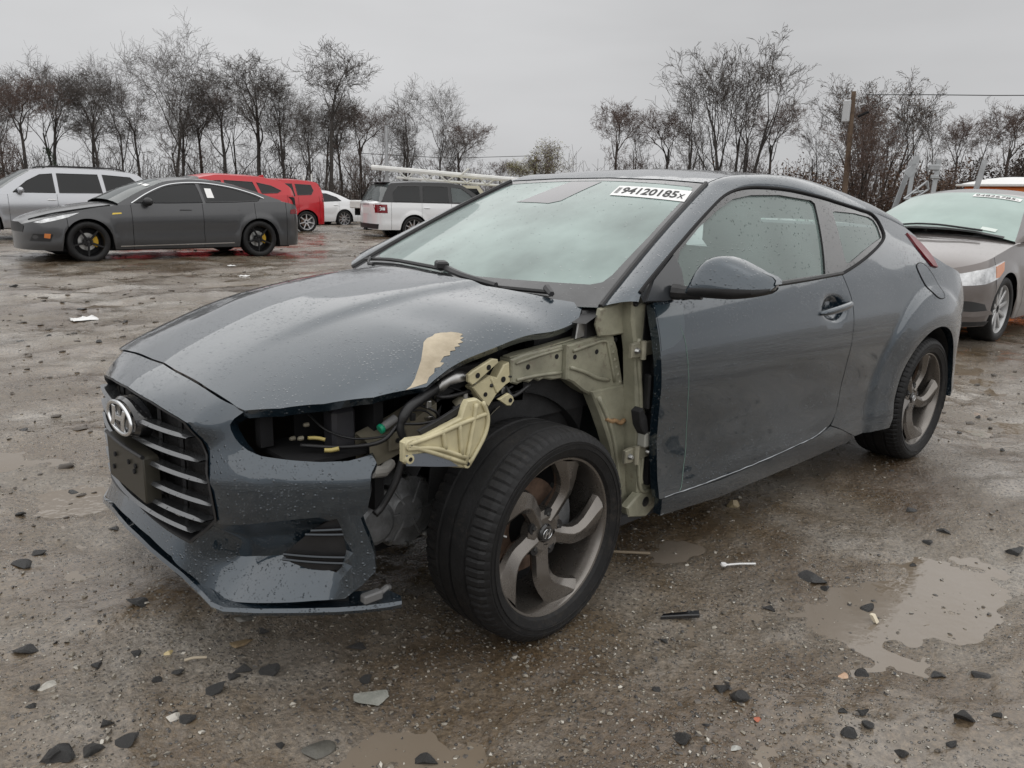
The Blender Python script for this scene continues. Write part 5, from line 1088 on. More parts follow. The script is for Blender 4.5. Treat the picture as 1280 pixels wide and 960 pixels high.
# ---- dark grey liftback sedan
TP = mat('matte_graphite_paint', (.050, .051, .054), .36, .4, .8, crough=.12)
tx, ty = 2.37, 13.42
t1 = Auto('sedan', 'matte dark grey sedan with black wheels and yellow brake calipers', (tx, ty, zr(5, 13)), R(-.3), TP, 4.97, 1.93, (.905, 3.93), .345,
  [(1.42,.985,'w'),(1.85,1.205,'w'),(2.30,1.375,'r'),(2.75,1.425,'r'),(3.15,1.410,'r'),(3.55,1.345,'g'),(4.0,1.215,'g'),(4.42,1.075,'g')],
  [(0,.60),(.12,.66),(.35,.745),(.8,.86),(1.2,.93),(1.6,.965),(2.5,.985),(3.4,1.005),(4.0,1.03),(4.4,1.045),(4.65,1.01),(4.85,.93),(4.97,.80)], sill=.21, nose=.62, tail=.5, cuts=(.60,1.62,2.86,3.86,4.50), tum=.62,
  windows=[([(1.70,1.0),(1.95,1.145),(2.30,1.285),(2.62,1.335),(2.84,1.342),(2.87,1.2),(2.88,1.02),(2.3,1.005)], DGLASS, None), ([(2.95,1.02),(2.94,1.2),(2.92,1.343),(3.15,1.335),(3.5,1.275),(3.85,1.175),(4.02,1.105),(3.95,1.06),(3.5,1.035)], DGLASS, None)], rim='plain', rimm=BLACKRIM, cal=mat('yellow_caliper', (.55, .33, .02), .4), spokes=5, wheel_w=.24, wscreen=MGLASS, rglass=DGLASS)
for sg in (-1, 1):
    cp = spl([(1.64,.99),(1.95,1.165),(2.30,1.305),(2.66,1.358),(3.05,1.358),(3.5,1.295),(3.88,1.19),(4.08,1.105)], 5); mk('chrome_strip', tubeVF(np.stack([cp[:, 0], sg*(t1.yg(cp[:, 0], cp[:, 1])+.006), cp[:, 1]], 1), .013, 6), CHROME, t1.root)
    t1.on('headlight', [(.16,.665),(.30,.725),(.55,.79),(.80,.83),(.62,.755),(.42,.70),(.25,.655)], LAMP, sg, .005)
    t1.on('fog_pocket', [(.10,.36),(.34,.36),(.38,.48),(.14,.48)], PLASTIC, sg, .003); t1.on('marker_light', [(.26,.42),(.335,.41),(.35,.485),(.27,.49)], AMBER, sg, .008)
    t1.on('side_badge', [(1.30,.80),(1.46,.815),(1.45,.835),(1.31,.828)], mat('gold_trim', (.55, .40, .08), .3, .8), sg)
    t1.on('tail_light', [(4.58,.82),(4.76,.82),(4.88,.83),(4.84,.90),(4.74,.92),(4.60,.90)], RED, sg, .006)
    t1.on('sill_strip', [(1.40,.255),(3.42,.275),(3.42,.292),(1.40,.272)], CHROME, sg, .006)
    mk('paper_sticker', patchVF([(2.99,1.10),(3.12,1.10),(3.105,1.265),(2.985,1.27)], lambda x, z: np.stack([x, sg*(t1.yg(x, z)+.012), z], 1), sp=.1, step=.1), WHITE, t1.root)
    for x in (2.55, 3.62): mk('door_handle', boxVF(x-.11, x+.11, min(sg*.925, sg*.945), max(sg*.925, sg*.945), .865, .89, .006), PLASTIC, t1.root)
t1.mirror(1.82, 1.0, PLASTIC, 1.1)
t1.front('nose_panel', [(-.42,.50),(.42,.50),(.46,.60),(.30,.66),(-.30,.66),(-.46,.60)], PLASTIC, .006)
mk('hood_gap', tubeVF(spl([(.15,-.42,.70),(.42,-.70,.80),(.85,-.84,.885),(1.30,-.87,.95)], 5), .014, 5), DARK, t1.root)
for y0, y1 in ((-.62,-.42),(-.35,-.24)):
    rws = t1.wsrows; r0, r1 = np.array(rws[8]), np.array(rws[9]); 
    q = [np.array([np.interp(y, r_[:, 1], r_[:, k]) for k in range(3)])+np.array([-.004, 0, .006]) for r_, y in ((r0, y0), (r0, y1), (r1, y1), (r1, y0))]
    mk('windscreen_sticker', (q, [(0, 1, 2, 3)]), WHITE, t1.root, smooth=False)
# ---- silver people carrier / SUV behind it
SP = mat('silver_paint', (.42, .43, .45), .30, .7, .8)
t2 = Auto('suv', 'long silver SUV with roof rails behind the dark grey sedan', (2.05, 20.2, zr(4, 20)), R(-2), SP, 5.1, 1.98, (.92, 3.90), .375,
  [(1.25,1.13,'w'),(1.65,1.42,'w'),(2.05,1.66,'r'),(2.6,1.735,'r'),(3.9,1.73,'r'),(4.5,1.66,'g'),(4.8,1.40,'g'),(4.98,1.14,'g')],
  [(0,.80),(.15,.90),(.5,1.0),(1.1,1.08),(1.6,1.10),(3.0,1.115),(4.5,1.14),(4.9,1.14),(5.1,1.05)], sill=.30, nose=.5, tail=.4, cuts=(.56,1.50,2.55,3.55,4.6), tum=.36, rimm=SILVRIM, wheel_w=.25,
  windows=[([(1.62,1.15),(1.95,1.42),(2.25,1.58),(2.52,1.61),(2.53,1.15)], DGLASS, None), ([(2.62,1.15),(2.62,1.615),(3.55,1.615),(3.60,1.16)], DGLASS, None), ([(3.70,1.165),(3.66,1.615),(4.32,1.57),(4.62,1.30),(4.60,1.18)], DGLASS, None)], wscreen=MGLASS)
t2.root.scale = (.96, .96, .95); t2.mirror(1.70, 1.18, SP, 1.15); t2.handle(2.42, .98, CHROME); t2.handle(3.40, .99, CHROME)
for sg in (-1, 1):
    q = spl([(2.35,1.74),(2.6,1.79),(3.9,1.785),(4.25,1.72)], 5); mk('roof_rail', tubeVF(np.stack([q[:, 0], 0*q[:, 0]+sg*.62, q[:, 1]], 1), .018, 6), PLASTIC, t2.root)
    t2.on('headlight', [(.10,.80),(.45,.90),(.55,.86),(.30,.74)], LAMP, sg); t2.on('tail_light', [(4.80,.95),(5.0,.95),(5.03,1.08),(4.82,1.10)], RED, sg)
# ---- red compact SUV, torn rear
RP = mat('red_paint', (.46, .006, .014), .35, 0, .5)
t3 = Auto('suv', 'red SUV with torn dark rear end behind the dark grey sedan', (5.36, 18.15, zr(8, 18)), R(-1), RP, 4.4, 1.82, (.85, 3.48), .35,
  [(1.02,1.02,'w'),(1.45,1.31,'w'),(1.85,1.54,'r'),(2.3,1.62,'r'),(3.3,1.60,'r'),(3.95,1.50,'g'),(4.15,1.34,'g'),(4.3,1.13,'g')],
  [(0,.75),(.3,.88),(.9,.98),(1.5,1.01),(2.8,1.06),(3.6,1.13),(4.1,1.16),(4.4,1.02)], sill=.28, nose=.5, tail=.4, cuts=(.5,1.4,2.35,3.25,4.0), tum=.45,
  windows=[([(1.35,1.05),(1.7,1.32),(2.05,1.46),(2.35,1.48),(2.36,1.08)], DGLASS, None), ([(2.45,1.09),(2.44,1.485),(3.15,1.46),(3.25,1.16)], DGLASS, None), ([(3.34,1.19),(3.26,1.45),(3.62,1.38),(3.86,1.26),(3.75,1.21)], DGLASS, None)])
t3.mirror(1.45, 1.08, RP)
for sg in (-1, 1):
    t3.on('torn_edge', [(4.05,.55),(4.30,.60),(4.36,.80),(4.33,1.0),(4.22,1.10),(4.02,1.12),(4.12,1.02),(4.16,.85)], DARK, sg, .012); t3.handle(2.2, .93, RP, (sg,)); t3.handle(3.1, .97, RP, (sg,))
mk('antenna_fin', prismVF([(3.55,1.60),(3.78,1.585),(3.74,1.66)], -.02, .02, lambda u, v, h: (u, h, v)), RP, t3.root)
# ---- red boxy hatchback
t4 = Auto('hatchback', 'boxy red hatchback with silver wheels parked by the white sedan', (8.60, 21.1+1.08, zr(11, 21)), R(-8), RP, 4.12, 1.78, (.82, 3.39), .335,
  [(.95,1.02,'w'),(1.25,1.30,'w'),(1.50,1.53,'r'),(2.0,1.60,'r'),(3.2,1.60,'r'),(3.82,1.545,'g'),(3.92,1.35,'g'),(4.02,1.05,'g')],
  [(0,.78),(.3,.92),(.9,1.0),(1.5,1.02),(2.6,1.06),(3.4,1.10),(3.95,1.12),(4.12,1.0)], sill=.26, nose=.4, tail=.3, cuts=(.45,1.35,2.3,3.15,3.82), tum=.30, rimm=mat('white_silver_alloy', (.68, .68, .69), .35, .6), spokes=7,
  windows=[([(1.22,1.05),(1.5,1.34),(1.75,1.47),(2.28,1.485),(2.30,1.08)], DGLASS, None), ([(2.38,1.09),(2.37,1.488),(3.0,1.485),(3.06,1.12)], DGLASS, None), ([(3.14,1.15),(3.10,1.48),(3.60,1.46),(3.66,1.30),(3.58,1.17)], DGLASS, None)])
t4.mirror(1.3, 1.08, RP)
for sg in (-1, 1): t4.on('tail_light', [(3.92,.95),(4.03,.95),(4.03,1.10),(3.93,1.11)], RED, sg)
# ---- white sedan
WP = mat('white_paint', (.70, .71, .72), .3, 0, 1.0)
t5 = Auto('sedan', 'white sedan with alloy wheels beyond the red hatchback', (12.78, 27.2, zr(16, 26)-.08), R(-3), WP, 4.62, 1.81, (.80, 3.61), .33,
  [(1.45,.93,'w'),(1.85,1.16,'w'),(2.2,1.36,'r'),(2.6,1.41,'r'),(3.1,1.385,'g'),(3.55,1.22,'g'),(3.95,1.03,'g')],
  [(0,.66),(.3,.78),(1.0,.88),(1.5,.91),(2.6,.945),(3.6,.985),(4.1,1.02),(4.5,1.02),(4.62,.95)], sill=.22, nose=.5, tail=.4, cuts=(.5,1.5,2.5,3.4,4.2), tum=.5,
  windows=[([(1.72,.95),(2.0,1.15),(2.25,1.27),(2.5,1.30),(2.52,.97)], DGLASS, None), ([(2.6,.975),(2.58,1.305),(2.95,1.285),(3.35,1.15),(3.52,1.02)], DGLASS, None)], rimm=SILVRIM)
for sg in (-1, 1): t5.on('tail_light', [(4.28,.80),(4.52,.80),(4.56,.93),(4.35,.94)], RED, sg); t5.handle(2.35, .83, WP, (sg,)); t5.handle(3.25, .85, WP, (sg,))
t5.mirror(1.8, .98, WP)
# ---- white off-road SUV seen from behind
BR = mat('black_roof_paint', (.010, .010, .011), .25, 0, .3)
t6 = Auto('suv', 'white SUV with black roof seen from its tailgate', (0, 0, 0), 0, WP, 4.75, 1.90, (.86, 3.60), .37,
  [(1.22,1.14,'w'),(1.62,1.45,'w'),(1.95,1.66,'r'),(2.4,1.72,'r'),(3.6,1.71,'r'),(4.28,1.66,'g'),(4.45,1.40,'g'),(4.6,1.12,'g')],
  [(0,.85),(.2,1.0),(.9,1.08),(1.5,1.10),(4.3,1.12),(4.6,1.12),(4.75,1.06)], sill=.34, nose=.35, tail=.25, cuts=(.5,1.4,2.4,3.35,4.3), tum=.30, roofm=BR, rglass=MGLASS, wscreen=MGLASS, rimm=SILVRIM, wheel_w=.26, shoulder=.03,
  windows=[([(1.50,1.15),(1.8,1.42),(2.02,1.56),(2.36,1.60),(2.37,1.15)], MGLASS, None), ([(2.46,1.15),(2.45,1.605),(3.25,1.60),(3.30,1.15)], DGLASS, None), ([(3.38,1.15),(3.36,1.60),(4.05,1.58),(4.22,1.40),(4.22,1.15)], DGLASS, None)])
t6.root.rotation_euler = (0, 0, R(180-14)); 
for sg in (-1, 1):
    t6.on('tail_light', [(4.42,.82),(4.58,.82),(4.70,.82),(4.72,1.05),(4.60,1.06),(4.43,1.06)], RED, sg, .008); TLn = t6.on('lamp_lens', [(4.50,.90),(4.62,.90),(4.63,.98),(4.51,.98)], LAMP, sg, .014)
    t6.handle(2.3, .98, WP, (sg,)); t6.handle(3.2, .98, WP, (sg,))
    t6.on('side_moulding', [(1.45,.52),(3.1,.52),(3.1,.57),(1.45,.57)], WP, sg, .012)
t6.front('tail_light', [(-.86,.82),(-.66,.82),(-.66,1.05),(-.86,1.05)], RED, .008, rear=True); t6.front('tail_light', [(.86,.82),(.66,.82),(.66,1.05),(.86,1.05)], RED, .008, rear=True)
t6.front('bumper_insert', [(-.80,.36),(.80,.36),(.84,.50),(-.84,.50)], PLASTIC, .012, rear=True); t6.front('plate_recess', [(-.30,.78),(.30,.78),(.30,.96),(-.30,.96)], mat('plate_recess_white', (.6, .6, .6), .4), .006, rear=True)
mk('tow_hitch', boxVF(4.60, 4.80, -.10, .10, .30, .38, .01), DARK, t6.root)
lv, lf = textVF('RANGE ROVER', .085); lv = np.array(lv)
mk('tailgate_lettering', (np.stack([0*lv[:, 0]+4.752, -lv[:, 0]*-1.0, lv[:, 1]+1.045], 1).tolist(), lf), mat('grey_letters', (.12, .12, .12), .4), t6.root, smooth=False)
mk('rear_spoiler', boxVF(4.22, 4.46, -.60, .60, 1.665, 1.70, .01), BR, t6.root); mk('rear_wiper', tubeVF([(4.72,0,1.15),(4.66,.30,1.22)], .012, 5), PLASTIC, t6.root)
t6.mirror(1.5, 1.18, BR)
# rear axle left wheel of the photo stands at (12.9, 17.7)
a_ = R(166); t6.root.location = (13.38-(3.60*math.cos(a_)-(.80)*math.sin(a_)), 17.35-(3.60*math.sin(a_)+(.80)*math.cos(a_)), zr(13, 18)-.10)
# ---- brown sedan beside the coupe's tail
BP = mat('bronze_grey_paint', (.170, .150, .142), .32, .6, .8, drops=.4)
t7 = Auto('sedan', 'bronze brown sedan with white windscreen sticker behind the damaged coupe', (7.08, .965, zr(8, 1)), R(0), BP, 4.52, 1.755, (.93, 3.60), .318,
  [(1.22,.955,'w'),(1.75,1.20,'w'),(2.18,1.375,'r'),(2.6,1.425,'r'),(3.1,1.40,'r'),(3.35,1.36,'g'),(3.7,1.2,'g'),(4.05,1.04,'g')],
  [(0,.655),(.10,.70),(.35,.775),(.8,.865),(1.25,.935),(1.7,.955),(2.6,.97),(3.4,1.0),(4.1,1.04),(4.4,1.03),(4.52,.97)], sill=.19, nose=.62, tail=.4, cuts=(.60,1.50,2.45,3.35,4.1), tum=.50, crown=.055, wscreen=LGLASS, rglass=LGLASS, glass=LGLASS,
  windows=[([(1.60,.975),(1.9,1.14),(2.2,1.27),(2.45,1.305),(2.47,.985)], LGLASS, None), ([(2.55,.99),(2.53,1.31),(2.95,1.29),(3.3,1.18),(3.5,1.06)], LGLASS, None)], rimm=mat('hubcap_silver', (.46, .46, .46), .4, .5), spokes=10, wheel_w=.2)
for sg in (-1, 1):
    hl_ = t7.on('headlight', [(.115,.600),(.15,.665),(.32,.712),(.60,.757),(.82,.788),(.76,.700),(.62,.632),(.40,.588),(.22,.572)], LAMP, sg, .006, smooth=False)
    t7.on('turn_lamp', [(.58,.640),(.60,.745),(.81,.782),(.755,.702),(.64,.645)], AMBER, sg, .011, par=hl_)
    t7.on('bumper_pocket', [(.12,.30),(.32,.30),(.50,.33),(.46,.40),(.30,.43),(.13,.44)], mat('pocket_black', (.02, .02, .02), .5), sg, .003)
    t7.on('bumper_blade', [(.10,.30),(.32,.285),(.58,.305),(.52,.345),(.30,.335),(.11,.345)], BP, sg, .014)
    t7.on('front_valance', [(.08,.195),(.55,.195),(.58,.235),(.08,.24)], PLASTIC, sg, .004)
t7.front('grille', [(-.60,.585),(-.30,.56),(.30,.56),(.60,.585),(.55,.665),(.30,.665),(-.30,.665),(-.55,.665)], PLASTIC, .006)
t7.front('chrome_bar', [(-.55,.645),(.55,.645),(.55,.675),(-.55,.675)], CHROME, .012)
t7.front('lower_grille', [(-.45,.27),(.45,.27),(.5,.42),(-.5,.42)], DARK, .004)
t7.mirror(1.72, .99, BP); t7.handle(2.3, .86, BP); t7.handle(3.25, .88, BP)
def ws_quad(car_, nm, i0, f0, i1, f1, y0, y1, m, par=None, lift=.006):
    rws = [np.array(r_) for r_ in car_.wsrows]
    def pt(ii, y): i = min(int(ii), len(rws)-2); f = ii-i; r_ = rws[i]*(1-f)+rws[i+1]*f; return np.array([np.interp(y, r_[:, 1], r_[:, k]) for k in range(3)])+np.array([-lift*.6, 0, lift])
    n = 6; return pt, mk(nm, gridVF([[pt(ii, y) for y in np.linspace(y0, y1, n)] for ii in np.linspace(i0+f0, i1+f1, 3)]), m, par or car_.root)
n_w = len(t7.wsrows)-1
pt_, stq = ws_quad(t7, 'lot_sticker', n_w*.84, 0, n_w*.93, 0, -.56, -.10, WHITE)
tv, tf = textVF('94826785-', 1.0); tv = np.array(tv); lo, hi = tv.min(0), tv.max(0)
mk('sticker_print', ([pt_(n_w*(.857+.056*(y-lo[1])/(hi[1]-lo[1])), -.12-.42*(x-lo[0])/(hi[0]-lo[0]))+np.array([-.003, 0, .003]) for x, y, z in tv], tf), INK, stq, smooth=False)
ws_quad(t7, 'corner_sticker', n_w*.07, 0, n_w*.13, 0, -.60, -.46, mat('pale_sticker', (.6, .66, .62), .4))
P = [pt_(n_w*t, y)+np.array([-.012, 0, .012]) for t, y in ((.03,.55),(.055,.2),(.06,0.0),(.05,-.15),(.035,-.5))]
WPR = mk('wiper', tubeVF(spl(P, 4), .011, 6), PLASTIC, t7.root)
ws_quad(t7, 'cowl_panel', 0, 0, n_w*.035, 0, -.70, .70, PLASTIC, lift=.004)
# ---- pale car beyond the brown sedan (only its windscreen corner shows)
t8 = Auto('sedan', 'pale silver car parked beyond the bronze brown sedan', (8.6, 4.6, zr(9, 4.6)), R(0), SP, 4.5, 1.78, (.9, 3.55), .32,
  [(1.15,.96,'w'),(1.6,1.20,'w'),(2.0,1.37,'r'),(2.5,1.43,'r'),(3.1,1.40,'g'),(3.6,1.2,'g'),(4.0,1.04,'g')],
  [(0,.66),(.35,.78),(1.2,.94),(2.6,.97),(4.1,1.03),(4.5,.97)], sill=.2, nose=.55, tail=.4, cuts=(.6,1.45,2.4,3.3,4.1), tum=.5, wscreen=LGLASS, rglass=LGLASS,
  windows=[([(1.55,.975),(1.85,1.14),(2.15,1.27),(2.4,1.305),(2.42,.985)], LGLASS, None), ([(2.5,.99),(2.48,1.31),(2.9,1.29),(3.25,1.18),(3.45,1.06)], LGLASS, None)])
t8.mirror(1.62, .99, SP)
# ------------------------------------------------------------------ bare trees along the edge of the yard
BARK = mat('grey_bark', (.050, .044, .040), .9, vary=.3, vscale=3, bump=.02, bscale=12); TWIG = mat('grey_twigs', (.085, .073, .066), .9)
BARKD = mat('dark_bark', (.030, .026, .024), .9, vary=.3, vscale=3); TWIGR = mat('red_brown_twigs', (.105, .072, .060), .9)
IVY = mat('ivy_leaf', (.022, .040, .018), .6, vary=.4, vscale=4); LEAFB = mat('withered_leaf', (.085, .050, .030), .8, vary=.45, vscale=2.5); LEAFY = mat('yellowish_leaf', (.26, .25, .13), .8, vary=.3, vscale=2)
class TreeGen:
    def __init__(s, seed, H, kind):
        s.g = np.random.default_rng(seed); s.tr = []; s.cr = []; s.tips = []; s.H = H; s.kind = kind
    def limb(s, p, d, L, r, lvl):
        g = s.g; n = 6 if lvl < 2 else (4 if lvl == 2 else (3 if lvl < 5 else 2)); P = [p]; R_ = [r]; dd = d/np.linalg.norm(d)
        wob = (.05, .13, .20, .26, .3)[min(lvl, 4)]; up_ = (.02, .10, .09, .05, .02)[min(lvl, 4)]
        if s.kind == 'vase': up_ *= 1.3; wob *= .7
        for i in range(n):
            dd = dd+g.normal(0, wob, 3)+np.array([0, 0, up_]); dd /= np.linalg.norm(dd); P.append(P[-1]+dd*L/n); R_.append(max(.0055, r*(1-(i+1)/n*(.62 if lvl else .55))))
        P = np.array(P); (s.tr if lvl < 2 else s.cr).append((P, np.array(R_), 6 if lvl == 0 else (5 if lvl == 1 else 3)))
        if lvl >= s.maxl: s.tips.append(P[-1]); return
        nb = s.nb[lvl]
        nb = max(2, int(round(nb*g.uniform(.8, 1.25))))
        for k in range(nb):
            t = g.uniform(s.t0[lvl], 1.0) if k else 1.0
            i = min(int(t*n), n-1); f = t*n-i; q = P[i]*(1-f)+P[i+1]*f; rr_ = R_[i]*(1-f)+R_[i+1]*f
            ax = P[min(i+1, n)]-P[i]; ax /= np.linalg.norm(ax); e = g.normal(size=3); e -= ax*e.dot(ax); e /= np.linalg.norm(e)
            an = math.radians(g.uniform(*s.ang[lvl])); nd = ax*math.cos(an)+e*math.sin(an)
            if lvl >= 1: nd[2] = nd[2]*.8+.12
            s.limb(q, nd, L*g.uniform(*s.lr[lvl])*(1-.35*(t if lvl == 0 else 0)), rr_*g.uniform(.45, .68), lvl+1)
    def run(s, stems=1):
        k = s.kind; g = s.g
        s.maxl = 5
        if k == 'tall': s.nb = (6, 5, 5, 4); s.t0 = (.42, .3, .25, .2); s.ang = ((18, 42), (20, 45), (22, 50), (25, 52)); s.lr = ((.60, .88), (.48, .72), (.46, .68), (.46, .70))
        elif k == 'vase': s.nb = (4, 4, 5, 3); s.t0 = (.3, .3, .25, .2); s.ang = ((12, 28), (15, 35), (18, 42), (20, 50)); s.lr = ((.50, .72), (.45, .66), (.42, .62), (.40, .6))
        elif k == 'slim': s.nb = (6, 5, 5, 4); s.t0 = (.50, .35, .25, .2); s.ang = ((20, 42), (22, 48), (25, 52), (25, 55)); s.lr = ((.28, .46), (.48, .70), (.48, .70), (.45, .66))
        else: s.nb = (8, 6, 5, 4); s.t0 = (.12, .2, .2, .2); s.ang = ((20, 55), (25, 55), (25, 60), (25, 60)); s.lr = ((.40, .62), (.45, .65), (.42, .62), (.40, .6))
        s.nb += (3,); s.t0 += (.25,); s.ang += ((20, 50),); s.lr += ((.5, .8),)
        for i in range(stems):
            d = np.array([0, 0, 1.])+(g.normal(0, .04, 3) if stems == 1 else np.array([math.cos(i*2.4), math.sin(i*2.4), 0])*g.uniform(.12, .34))
            p = np.array([0, 0, -.3])+(0 if stems == 1 else np.array([math.cos(i*2.4), math.sin(i*2.4), 0])*.18)
            s.limb(p, d, s.H*(.60 if k in ('tall', 'slim') else .46)*g.uniform(.88, 1.08), s.H*(.0120 if stems == 1 else .0085), 0)
        return s
    def tubes(s, L):
        V, F = [], []; n0 = 0
        for P, r, seg in L:
            v, f = tubeVF(P, r, seg, False); V += v; F += [tuple(i+n0 for i in q) for q in f]; n0 += len(v)
        return V, F
def leaves(pts, n, spread, size, g):
    V, F = [], []
    for i in range(n):
        c = pts[g.integers(len(pts))]+g.normal(0, spread, 3); u = g.normal(size=3); u /= np.linalg.norm(u); v = np.cross(u, g.normal(size=3)); v /= np.linalg.norm(v); a_ = size*g.uniform(.6, 1.3); k = len(V)
        V += [c-u*a_, c+v*a_*.5, c+u*a_, c-v*a_*.5]; F.append((k, k+1, k+2, k+3))
    return V, F
PROTO = {}
for nm, seed, H, kind, stems in (('tallA', 3, 9, 'tall', 1), ('tallB', 8, 9, 'tall', 1), ('slimA', 5, 9, 'slim', 1), ('slimB', 15, 9, 'slim', 1), ('vaseA', 21, 9, 'vase', 5), ('vaseB', 27, 9, 'vase', 1), ('bushA', 33, 9, 'bush', 2), ('bushB', 35, 9, 'bush', 1)):
    T = TreeGen(seed, H, kind).run(stems); hz = max(t[2] for t in T.tips); dk = nm in ('bushA',)
    a_ = mk('trunk', T.tubes(T.tr), BARKD if dk else BARK, None, ang=180); b_ = mk('crown', T.tubes(T.cr), TWIGR if nm[:4] in ('bush',) else TWIG, None, ang=180)
    PROTO[nm] = (a_.data, b_.data, hz, np.array(T.tips), T); bpy.data.objects.remove(a_); bpy.data.objects.remove(b_)
g = np.random.default_rng(5)
def tree(x, y, H, proto, label, group=None, extra=None, sx=1.):
    tm, cm, hz, tips, T = PROTO[proto]; H *= 1.10; sc = H/hz; o = thing('tree', label, 'tree', (x, y, zr(x, y)-.3), g.uniform(0, 6.28), group); o.scale = (sc*sx, sc*sx, sc)
    for nm, me_ in (('trunk', tm), ('crown', cm)): c = bpy.data.objects.new(nm, me_); col.objects.link(c); c.parent = o
    if extra: extra(o, T, tips)
    return o
LBL = {'t': 'tall bare tree with spreading limbs in the wood behind the parked cars', 's': 'slender bare tree with high narrow crown in the wood behind the cars', 'v': 'bare many-stemmed tree with upswept branches beyond the coupe roof', 'b': 'low bare tree with dense tangled twigs at the yard edge'}
GRP = {'t': 'tall bare trees behind the parked cars', 's': 'slender bare trees behind the parked cars', 'v': 'upswept bare trees beyond the coupe', 'b': 'low tangled bare trees'}
def ivy(o, T, tips):
    P = T.tr[0][0]; r = T.tr[0][1]; pts = np.concatenate([P[i]*(1-f)+P[i+1]*f+g.normal(0, 1, (1, 3))*[r[i]*1.2+.06, r[i]*1.2+.06, .05] for i in range(0, 5) for f in np.linspace(0, 1, 30)[:, None]]); mk('ivy', leaves(pts, 900, .06, .07, g), IVY, o)
def vines(o, T, tips):
    P = T.tr[0][0]; pts = np.concatenate([P[i]*(1-f)+P[i+1]*f for i in range(1, 6) for f in np.linspace(0, 1, 20)[:, None]]); V, F = [], []
    for k in range(260):
        c = pts[g.integers(len(pts))]+g.normal(0, .14, 3); e = c+g.normal(0, .35, 3)+[.2, 0, -.35]; q = spl([c, (c+e)/2+g.normal(0, .12, 3), e], 3); v, f = tubeVF(q, .016, 3, False); n0 = len(V); V += v; F += [tuple(i+n0 for i in w_) for w_ in f]
    mk('vines', (V, F), BARKD, o)
def brown(o, T, tips): mk('withered_leaves', leaves(tips, 1700, .05, .040, g), LEAFB, o)
def yellow(o, T, tips): mk('pale_leaves', leaves(tips, 3600, .20, .055, g), LEAFY, o)
def few(o, T, tips): mk('last_leaves', leaves(tips, 260, .03, .04, g), LEAFB, o)
LEFT = [(8.8,42.6,6.2,'bushB'),(13.2,47.8,7.3,'slimA'),(13.8,45.5,7.8,'tallB'),(15.7,42.8,9.4,'tallA'),(18.6,45.9,7.0,'bushB'),(19.0,43.6,8.2,'slimB'),(21.5,46.9,8.0,'tallB'),(20.8,42.8,8.5,'slimA'),(21.6,41.3,7.8,'slimB'),(25.1,46.2,7.1,'tallA'),(22.8,38.4,8.9,'slimA'),(25.8,40.0,6.4,'bushB'),(28.1,40.9,6.0,'tallB'),(27.8,38.7,7.8,'vaseB'),(33.1,39.8,6.0,'bushB'),(30.5,42.5,6.2,'slimB'),(26.6,43.5,6.9,'slimA'),(12.2,43.2,7.0,'slimB'),(7.5,48.5,7.0,'tallA'),(31.5,37.2,5.6,'tallA'),(8.9,46.7,6.8,'tallB'),(16.4,49.9,7.4,'slimB'),(19.0,50.1,7.2,'tallA'),(11.5,49,7.4,'slimA'),(23.5,44.5,7.3,'tallB'),(17.3,45.2,7.6,'slimB'),(6.5,44,6.6,'tallA'),(24.3,41.5,6.8,'slimB')]
KD = {'t': 'bare tree with spreading limbs', 's': 'slender bare tree with high narrow crown', 'v': 'bare tree with upswept branches', 'b': 'low bare tree with tangled twigs'}
def where(x, y):
    th = math.tan(math.atan2(x+.686, y+2.357)-YAW); u = 640+998*th
    for lim, t_ in ((105, 'rising behind the silver SUV'), (255, 'rising behind the dark grey sedan'), (345, 'rising behind the red SUV'), (420, 'rising behind the red hatchback'), (520, 'rising behind the lattice boom'), (640, 'rising beyond the white SUV roof'), (870, 'left of the fan-shaped tree beyond the coupe'), (1045, 'crowding the fan-shaped tree beyond the coupe'), (1160, 'behind the utility pole')):
        if u < lim: return t_
    return 'behind the sign posts and portable toilet'
def ltree(x, y, H, p, sx):
    l_ = ('tall ' if H > 7.7 else '')+KD[p[0]]+' '+where(x, y); tree(x, y, H, p, l_, l_.replace('tree', 'trees', 1), None, sx)
for x, y, H, p in LEFT: ltree(x, y, H, p, g.uniform(.9, 1.15))
tree(10.7, 44.3, 7.9, 'tallA', 'bare tree with green ivy climbing its trunk above the silver SUV', None, ivy)
tree(29.6, 37.4, 7.5, 'tallB', 'bare tree draped in dark hanging vines above the white SUV', None, vines)
tree(21.0, 37.1, 6.0, 'slimB', 'vine-wrapped dark slender trunk above the red hatchback', None, vines)
RIGHT = [(32.8,26.2,6.3,'bushB'),(35.0,26.6,6.2,'vaseB'),(34.4,24.1,5.9,'bushB'),(33.2,22.2,7.6,'vaseB'),(38.0,18.0,5.8,'vaseB'),(42.3,14.1,6.6,'vaseB'),(51.2,15.9,6.5,'bushB'),(48.8,13.5,6.8,'vaseB'),(47.2,12.0,6.6,'bushB'),(46,17.5,6.6,'vaseB'),(40.1,21.5,6.6,'bushB'),(38.0,24.5,6.2,'vaseB')]
for x, y, H, p in RIGHT: ltree(x, y, H, p, g.uniform(.9, 1.1))
tree(34.7, 20.3, 8.9, 'vaseA', 'broad bare tree with a fan of stems, tallest beyond the coupe roof', None, None, 1.05)
tree(31.9, 12.8, 5.6, 'bushA', 'leaning tree with clinging brown leaves beside the utility pole', None, brown)
tree(35.8, 13.9, 6.9, 'vaseA', 'reddish twiggy tree with some brown leaves behind the brown sedan', None, brown)
tree(40.1, 14.3, 6.9, 'vaseB', 'thin bare tree with a few withered leaves behind the sign posts', None, few)
tree(49.1, 53.8, 4.6, 'bushB', 'small far bare tree in the gap between the two woods', None, None)
tree(41.8, 40.0, 5.2, 'bushA', 'pale yellowish leafy tree beyond the coupe windscreen', None, yellow, 1.25)
tree(47.2, 48.7, 4.3, 'bushB', 'small far tree with pale yellow leaves beside a slim pole', None, yellow, 1.2)
